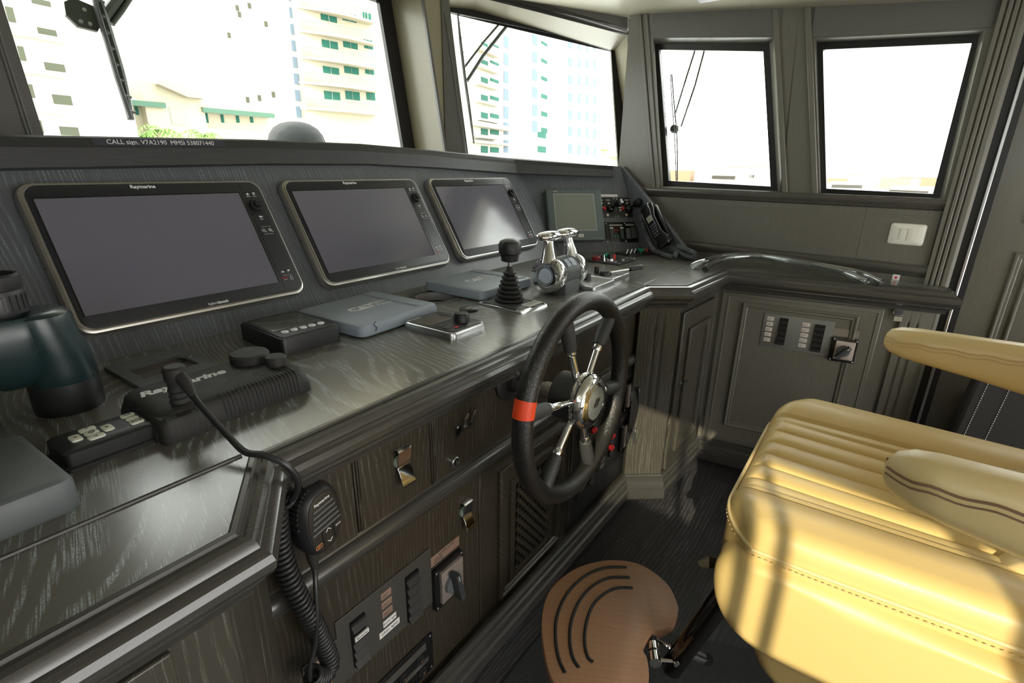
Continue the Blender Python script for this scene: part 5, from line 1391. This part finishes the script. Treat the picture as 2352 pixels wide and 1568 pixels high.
def wpart(t, M, name, p0, p1, m_, d0=-.3, d1=.05, **k):
    (xa_, ya_), (xb_, yb_) = loc(M, *p0, d1), loc(M, *p1, d1)
    return MB().box(min(xa_, xb_), max(xa_, xb_), min(ya_, yb_), max(ya_, yb_), d0, d1).obj(name, m_, t, flat=True)
def block(t, M, p0, p1, m_, depth, name='wall', low=None, high=None, front=0):
    (xa_, ya_), (xb_, yb_) = loc(M, *p0), loc(M, *p1)
    gz = -4 - M.translation.z
    y0_, y1_ = (gz if low is None else low), (max(ya_, yb_) if high is None else high)
    return MB().box(min(xa_, xb_), max(xa_, xb_), y0_, y1_, -depth, front).obj(name, m_, t, flat=True)
# condominium tower with curved balconies, seen through the large window
D = 62; t, M = building('condo_tower', 'tall white apartment tower with green glazed balconies behind the large windscreen', D, R(-6), 500, 900, 0, 14, M_bc)
block(t, M, (560, 300), (905, -600), M_bw, 16)
block(t, M, (700, 300), (868, -600), M_bc, 4, name='balcony_tower', front=1.2)
rows = [(-46, 10), (19, 65), (82, 126), (143, 184), (200, 243)]
for i, (yt, yb) in enumerate(rows):
    dx = i*2.6
    for (a, b2) in ((734, 772), (783, 817), (831, 852)):
        wpart(t, M, 'window', (a+dx, yt+8), (b2+dx, yb-12), M_gw, 1.0, 1.28)
        for g_ in (1,): wpart(t, M, 'mullion', ((a+b2)/2-.8+dx, yt+8), ((a+b2)/2+.8+dx, yb-12), M_bw, 1.28, 1.34)
    (xa_, ya_), (xb_, _) = loc(M, 712+dx, yb+6, 2.4), loc(M, 856+dx, yb+6, 2.4)
    MB().prism([(xa_-1.2, 1.2), (xa_+1.5, 2.3), ((xa_+xb_)/2, 2.9), (xb_, 2.5), (xb_+.3, 1.2)][::-1], ya_-.1, ya_+.16).obj('balcony_slab', M_bc, t, flat=True, M=Matrix(((1, 0, 0, 0), (0, 0, 1, 0), (0, 1, 0, 0), (0, 0, 0, 1))))
    rb = MB(); n_ = 30
    pts = smooth([(xa_-.6, 1.5, 0), (xa_+1.5, 2.2, 0), ((xa_+xb_)/2, 2.75, 0), (xb_, 2.4, 0)], 8)
    for p in pts: rb.box(p.x-.03, p.x+.03, ya_+.16, ya_+1.15, p.y-.03, p.y+.03)
    rb.tube([(p.x, ya_+1.15, p.y) for p in pts], .05, 5); rb.obj('balcony_railing', M_rail, t, flat=True)
for j in range(9):
    y_ = -60+j*38
    wpart(t, M, 'window', (657+j*2.6+2, y_), (671+j*2.6+2, y_+26), M_bwn, 0, .1)
    if j < 7: wpart(t, M, 'window', (862+j*3.2, y_*1.3+10), (876+j*3.2, y_*1.3+45), M_bwn if j < 5 else M_gw, 0, .1)
for (x_, y_) in ((569, 226), (596, 222), (628, 214), (545, 15), (550, 30), (611, 52), (526, 78), (573, 10)): wpart(t, M, 'window', (x_-4, y_-4), (x_+5, y_+10), M_dk, 0, .1)
for (x_, y_) in ((880, 262), (884, 312)): wpart(t, M, 'window', (x_-10, y_), (x_+9, y_+24), M_gw, 0, .1)
wpart(t, M, 'parapet', (700, 252), (905, 262), M_bc, 0, .6)
# garage block at far left
D = 40; t, M = building('parking_block', 'white multi storey block with dark openings at the far left', D, R(8), 0, 190, 0, 10, M_bw)
block(t, M, (-500, 300), (150, -500), M_bw, 8)
block(t, M, (150, 300), (190, 100), M_bw, 8, high=None) if 0 else None
for (x0_, y0_, x1_, y1_) in ((12, 14, 38, 52), (40, 105, 62, 140), (66, 193, 82, 225), (90, 276, 102, 306), (72, -6, 118, 16), (86, 62, 134, 92), (102, 142, 152, 166), (120, 216, 168, 242), (137, 290, 184, 312), (60, -90, 100, -60)):
    wpart(t, M, 'opening', (x0_, y0_), (x1_, y1_), M_dk, 0, .08)
for y_ in (80, 165, 255): wpart(t, M, 'floor_band', (30, y_), (150, y_+8), M_bc, 0, .35)
# low villa building with green tiled roofs
D = 50; t, M = building('low_building', 'low cream building with green tiled roofs behind the large windscreen', D, R(-3), 180, 620, 0, 10, M_bc)
def low(x0_, x1_, yt, m_=M_bc, dep=7, front=0, name='wall'): return block(t, M, (x0_, 330), (x1_, yt), m_, dep, name=name, front=front)
low(180, 356, 235); low(340, 450, 205, front=1.0, name='stair_tower'); low(450, 640, 255)
def roof(x0_, x1_, yb, yt, d=1.2):
    (xa_, ya_), (xb_, yb_) = loc(M, x0_, yb), loc(M, x1_, yt)
    MB().loft([[(x, ya_, d), (x, ya_+.35, d+.05), (x, yb_+.25, -3.5), (x, ya_, -3.5)] for x in (xa_, xb_)]).obj('roof', M_tile, t, flat=True)
    MB().box(xa_, xb_, ya_-.05, ya_+.33, d, d+.12).obj('fascia', M_fas, t, flat=True)
roof(178, 362, 233, 216); roof(452, 612, 258, 246)
(xa_, ya_), (xb_, yb_) = loc(M, 345, 200), loc(M, 450, 230)
MB().loft([[(xa_, ya_+.1, z), (xa_+.2, ya_+.5, z), (xa_+2.3, yb_+.5, z), (xb_, yb_+.35, z), (xb_, yb_, z), (xa_+2.0, yb_, z)] for z in (-5, 1.8)]).obj('roof', M_tile, t, flat=True)
for x_ in (246, 267, 288, 314, 330): wpart(t, M, 'window', (x_-6, 240), (x_+6, 264), M_gw, 0, .08)
for x_ in (475, 511, 546, 578): wpart(t, M, 'window', (x_-5, 258), (x_+5, 282), M_gw, 0, .08)
wpart(t, M, 'opening', (388, 245), (438, 289), mat('shaded taupe opening', (.33, .30, .24), .8), .9, 1.05)
wpart(t, M, 'opening', (202, 305), (345, 325), M_dk, 0, .08); wpart(t, M, 'opening', (455, 292), (640, 325), mat('pale soffit opening', (.45, .42, .30), .8), 0, .08)
# second tower, seen through the smaller front window
D = 70; t, M = building('condo_tower', 'white high-rise with stacked green balcony windows behind the smaller windscreen', D, R(12), 1075, 1400, 0, 14, M_bw)
block(t, M, (1040, 300), (1385, -500), M_bw, 18)
for i in range(7):
    y_ = 95+i*40.5 - (3 if i > 4 else 0)
    for (a, b2) in ((1106, 1121), (1127, 1146)): wpart(t, M, 'window', (a, y_+(b2-1121)*.1), (b2, y_+16), M_gw, 0, .12)
    wpart(t, M, 'window', (1158, y_-14), (1168, y_+16), M_bwn, 0, .1)
    wpart(t, M, 'balcony_front', (1104, y_+18), (1148, y_+27), M_bc, 0, 1.3)
    if i < 6:
        wpart(t, M, 'window', (1224, y_-18), (1234, y_+10), M_bwn, 0, .1)
        wpart(t, M, 'window', (1244, y_-2), (1257, y_+12), M_gw, 0, .1)
    for x_, w_ in ((1310, 8), (1331, 5), (1349, 5), (1366, 5)): wpart(t, M, 'window', (x_-w_/2, y_-5+((x_-1310)*.12)), (x_+w_/2, y_+18+((x_-1310)*.12)), M_bwn, 0, .1)
for y_ in (302, 335):
    wpart(t, M, 'window', (1236, y_), (1254, y_+16), M_gw, 0, .1)
for y_ in (293, 332): wpart(t, M, 'balcony_slab', (1095, y_-5), (1180, y_-1), M_bc, 0, 1.5)
# palms
def palm(label, px, py, D, h_, s_=1.0, n_=16):
    base = aty(px, py, D); top_ = base
    t = thing('palm_tree', label, 'palm', T(base.x, base.y, -4), 'palm trees outside')
    H_ = base.z+4
    MB().tube([(0, 0, 0), (.1, 0, H_*.5), (0, 0, H_)], [.16*s_, .13*s_, .11*s_], 8).obj('trunk', mat('palm trunk', (.35, .30, .22), .9), t)
    f_ = MB(); rng = random.Random(int(px))
    for k in range(n_):
        a = 2*math.pi*k/n_+rng.uniform(-.2, .2); el = rng.uniform(.1, .9); L_ = s_*rng.uniform(1.3, 1.8)
        pts = []
        for j in range(8):
            u = j/7; r_ = L_*u; z = H_+L_*(el*u-1.0*u*u)
            pts.append(Vector((r_*math.cos(a), r_*math.sin(a), z)))
        sd = Vector((-math.sin(a), math.cos(a), 0))
        for j in range(1, 8):
            wv = .32*s_*(1-abs(j/7-.45))
            for sg in (-1, 1):
                p = pts[j]; q_ = p+sd*(sg*wv)+Vector((math.cos(a)*.15, math.sin(a)*.15, -.18*s_))
                b0 = pts[j-1]; f_.loft([[b0, b0.lerp(p, .6)], [q_, q_+Vector((0, 0, .02))]], closed=False, cap=False)
    f_.obj('fronds', mat('palm green', (.20, .38, .08), .6), t, flat=True)
palm('lower palm by the low building, left of the wiper blade end', 362, 300, 46, 3, 1.5)
palm('smaller palm in front of the pale soffit of the low building', 470, 312, 45, 3, 1.2)
palm('upright palm at the right edge of the smaller windscreen', 1388, 345, 40, 4, 1.1)
palm('bushier palm touching the right window post', 1412, 362, 38, 4, 1.2)
# wipers on the outer side of the glass
def wiper(label, Mf, off, blade, hub, arms, w_=.012):
    t = thing('windscreen_wiper', label, 'wiper', Mf @ T(0, 0, -off), 'windscreen wipers')
    L_ = lambda p, o=0: Vector((*loc(Mf, p[0], p[1], -off+o), o))
    a, b2 = L_(blade[0]), L_(blade[-1])
    pts = [L_(p) for p in blade]
    MB().tube(pts, w_*.55, 6, flat=.5).obj('rubber_blade', M_blkm, t)
    d = (pts[-1]-pts[0]).normalized(); sd = Vector((-d.y, d.x, 0))
    fr_ = MB()
    br_ = smooth([p+Vector((0, 0, -.012)) + sd*w_*.8*(1 if 0 < i < len(pts)-1 else .2) for i, p in enumerate(pts)], 4)
    fr_.tube(br_, w_*.45, 6); fr_.obj('blade_frame', M_wip, t)
    n_ = 9
    for k in range(n_): 
        p = pts[0].lerp(pts[-1], (k+.5)/n_); MB().tube([p, p+sd*w_*.9+Vector((0, 0, -.012))], w_*.25, 5).obj('blade_link', M_wip, t)
    if hub:
        c = L_(hub[0]); r_ = hub[1]
        MB().loft([[(c.x+x, c.y+y, z) for x, y in ((-r_, -.2*r_), (-.5*r_, -.8*r_), (.6*r_, -.9*r_), (r_, -.3*r_), (.8*r_, .7*r_), (-.3*r_, r_), (-.9*r_, .6*r_))] for z in (-.03, -.016)]).obj('hub_plate', M_wip, t)
        for q_ in ((-.3, -.5), (.2, -.55), (.1, .3)): MB().lathe([(.10*r_+.002, -.016), (.08*r_+.002, -.008)], 10, M=T(c.x+q_[0]*r_, c.y+q_[1]*r_, 0)).obj('hub_bolt', M_silver, t)
    for arm_ in arms:
        P_ = [L_(p)+Vector((0, 0, -.022)) for p in arm_[0]]
        MB().tube(P_, arm_[1], 8).obj('wiper_arm', M_wip, t)
    return t
M_wip = mat('weathered olive black metal', (.035, .04, .028), .45)
wiper('wiper blade hanging in the left of the large windscreen', FF, .215, [(205, -60), (222, 20), (245, 95), (268, 175), (300, 272)], ((195, 30), .045), [([(240, 40), (270, 0), (330, -90)], .016), ([(262, 50), (285, 20), (350, -80)], .008)], .024)
wiper('wiper blade and twin arms at the left side of the smaller windscreen', FG, .215, [(1051, 34), (1056, 100), (1066, 180), (1076, 250), (1088, 328)], None, [([(1068, 150), (1112, 92), (1150, 48), (1180, 0)], .006), ([(1073, 183), (1110, 125), (1160, 62), (1200, 10)], .009)], .011)
wiper('thin wiper with round hub outside the left one of the side windows', FW, .095, [(1540, 170), (1544, 245), (1549, 300), (1551, 350), (1553, 415)], ((1545, 296), .022), [([(1546, 262), (1568, 190), (1590, 120), (1600, 80)], .0045), ([(1560, 290), (1592, 195), (1612, 120), (1620, 80)], .0045)], .007)
# peaked cap shape outside the glass: grey antenna dome
dm_ = thing('dome_cover', 'dark grey canvas dome cover outside on the deck, behind the ledge', 'cover', T(*aty(684, 340, 2.6)) @ Matrix.Scale(.86, 4))
dmr = .170
MB().lathe([(dmr*.98, -.10), (dmr, -.02), (dmr*.985, .03), (dmr*.90, .075), (dmr*.74, .112), (dmr*.5, .137), (dmr*.25, .148), (.001, .151)], 48).obj('dome', mat('grey canvas', (.028, .03, .032), .8, bump=('noise', 300, .4)), dm_)
MB().tube([(0, -dmr*math.cos(a)*1.003, .151*math.sin(a)) for a in [R(k*7.5) for k in range(0, 25)]], .002, 6).obj('seam', mat('pale seam', (.22, .22, .2), .8), dm_, M=T(0, 0, 0, rz=R(30)))
MB().box(-.02, .02, -.001, .001, -.008, .008).obj('maker_tag', M_white, dm_, M=T(.10, -.14, .012, rz=R(35)))
# boats and piles of the marina far away through the side windows
M_boat = mat('white gelcoat', (.30, .29, .27), .3, vscale=1)
def yacht(label, px, py, D, s_, hd=0):
    p = atx(px, py, D); t = thing('motor_yacht', label, 'boat', T(p.x, p.y, -3.6, rz=hd), 'boats in the marina')
    MB().loft([[(x*s_, y*s_, z*s_) for x, y in ((-5, -1.5), (3, -1.6), (6.2, 0), (3, 1.6), (-5, 1.5))] for z in (0, 1.3)]).obj('hull', M_boat, t, flat=True)
    MB().loft([[(-3.5*s_, -1.2*s_, z), (2*s_, -1.2*s_, z), (2*s_, 1.2*s_, z), (-3.5*s_, 1.2*s_, z)] if k == 0 else [(-3*s_, -1*s_, z), (.8*s_, -1*s_, z), (.8*s_, 1*s_, z), (-3*s_, 1*s_, z)] for k, z in enumerate((1.3*s_, 2.6*s_))]).obj('cabin', M_boat, t, flat=True)
    MB().box(-2.6*s_, .9*s_, -1.22*s_, 1.22*s_, 1.8*s_, 2.2*s_).obj('cabin_window', mat('tinted boat glass', (.05, .045, .04), .2), t, flat=True)
    MB().box(-3.2*s_, .3*s_, -1.1*s_, 1.1*s_, 3.3*s_, 3.4*s_).obj('canopy', mat('beige canopy', (.25, .14, .08), .7), t, flat=True)
    MB().cyl((-1*s_, 0, 2.6*s_), (-1*s_, 0, 5.5*s_), .04*s_, n=6).obj('mast', M_silver, t)
    return t
yacht('distant boat with beige canopy, middle of the left side window', 1660, 415, 130, 1.7, 1.2)
yacht('distant boat at the right of the left side window', 1735, 412, 150, 1.8, .5)
yacht('distant boat at the lower left of the right side window', 1925, 425, 110, 1.3, 1.8)
yacht('distant boat at the lower right of the right side window', 2085, 430, 85, 1.3, 1.0)
struct(MB().box(30, 600, -360, 9, -4.3, -4.05).obj('water', mat('pale water', (.6, .62, .62), .25, vscale=.4), flat=True))
qy = thing('harbour_shoreline', 'low tan shoreline of houses far across the water through the side windows', 'shoreline', T(230, 80, -4))
rng = random.Random(5)
for k in range(26):
    y = -150+k*9.5; h_ = rng.uniform(.8, 3.6)
    MB().box(0, 6, y, y+rng.uniform(6, 11), 0, h_+1.5).obj('house', mat('tan house %d' % (k % 3), (.20+.05*(k % 3), .13+.05*(k % 3), .08+.05*(k % 3)), .8, vscale=.5) if k < 3 else bpy.data.materials['tan house %d' % (k % 3)], qy, flat=True)

dz_ = aty(684, 340, 2.6).z-.088
struct(MB().box(-1.5, 3.2, 2.2, 4.6, dz_-.5, dz_-.001).obj('foredeck', M_boat, flat=True))
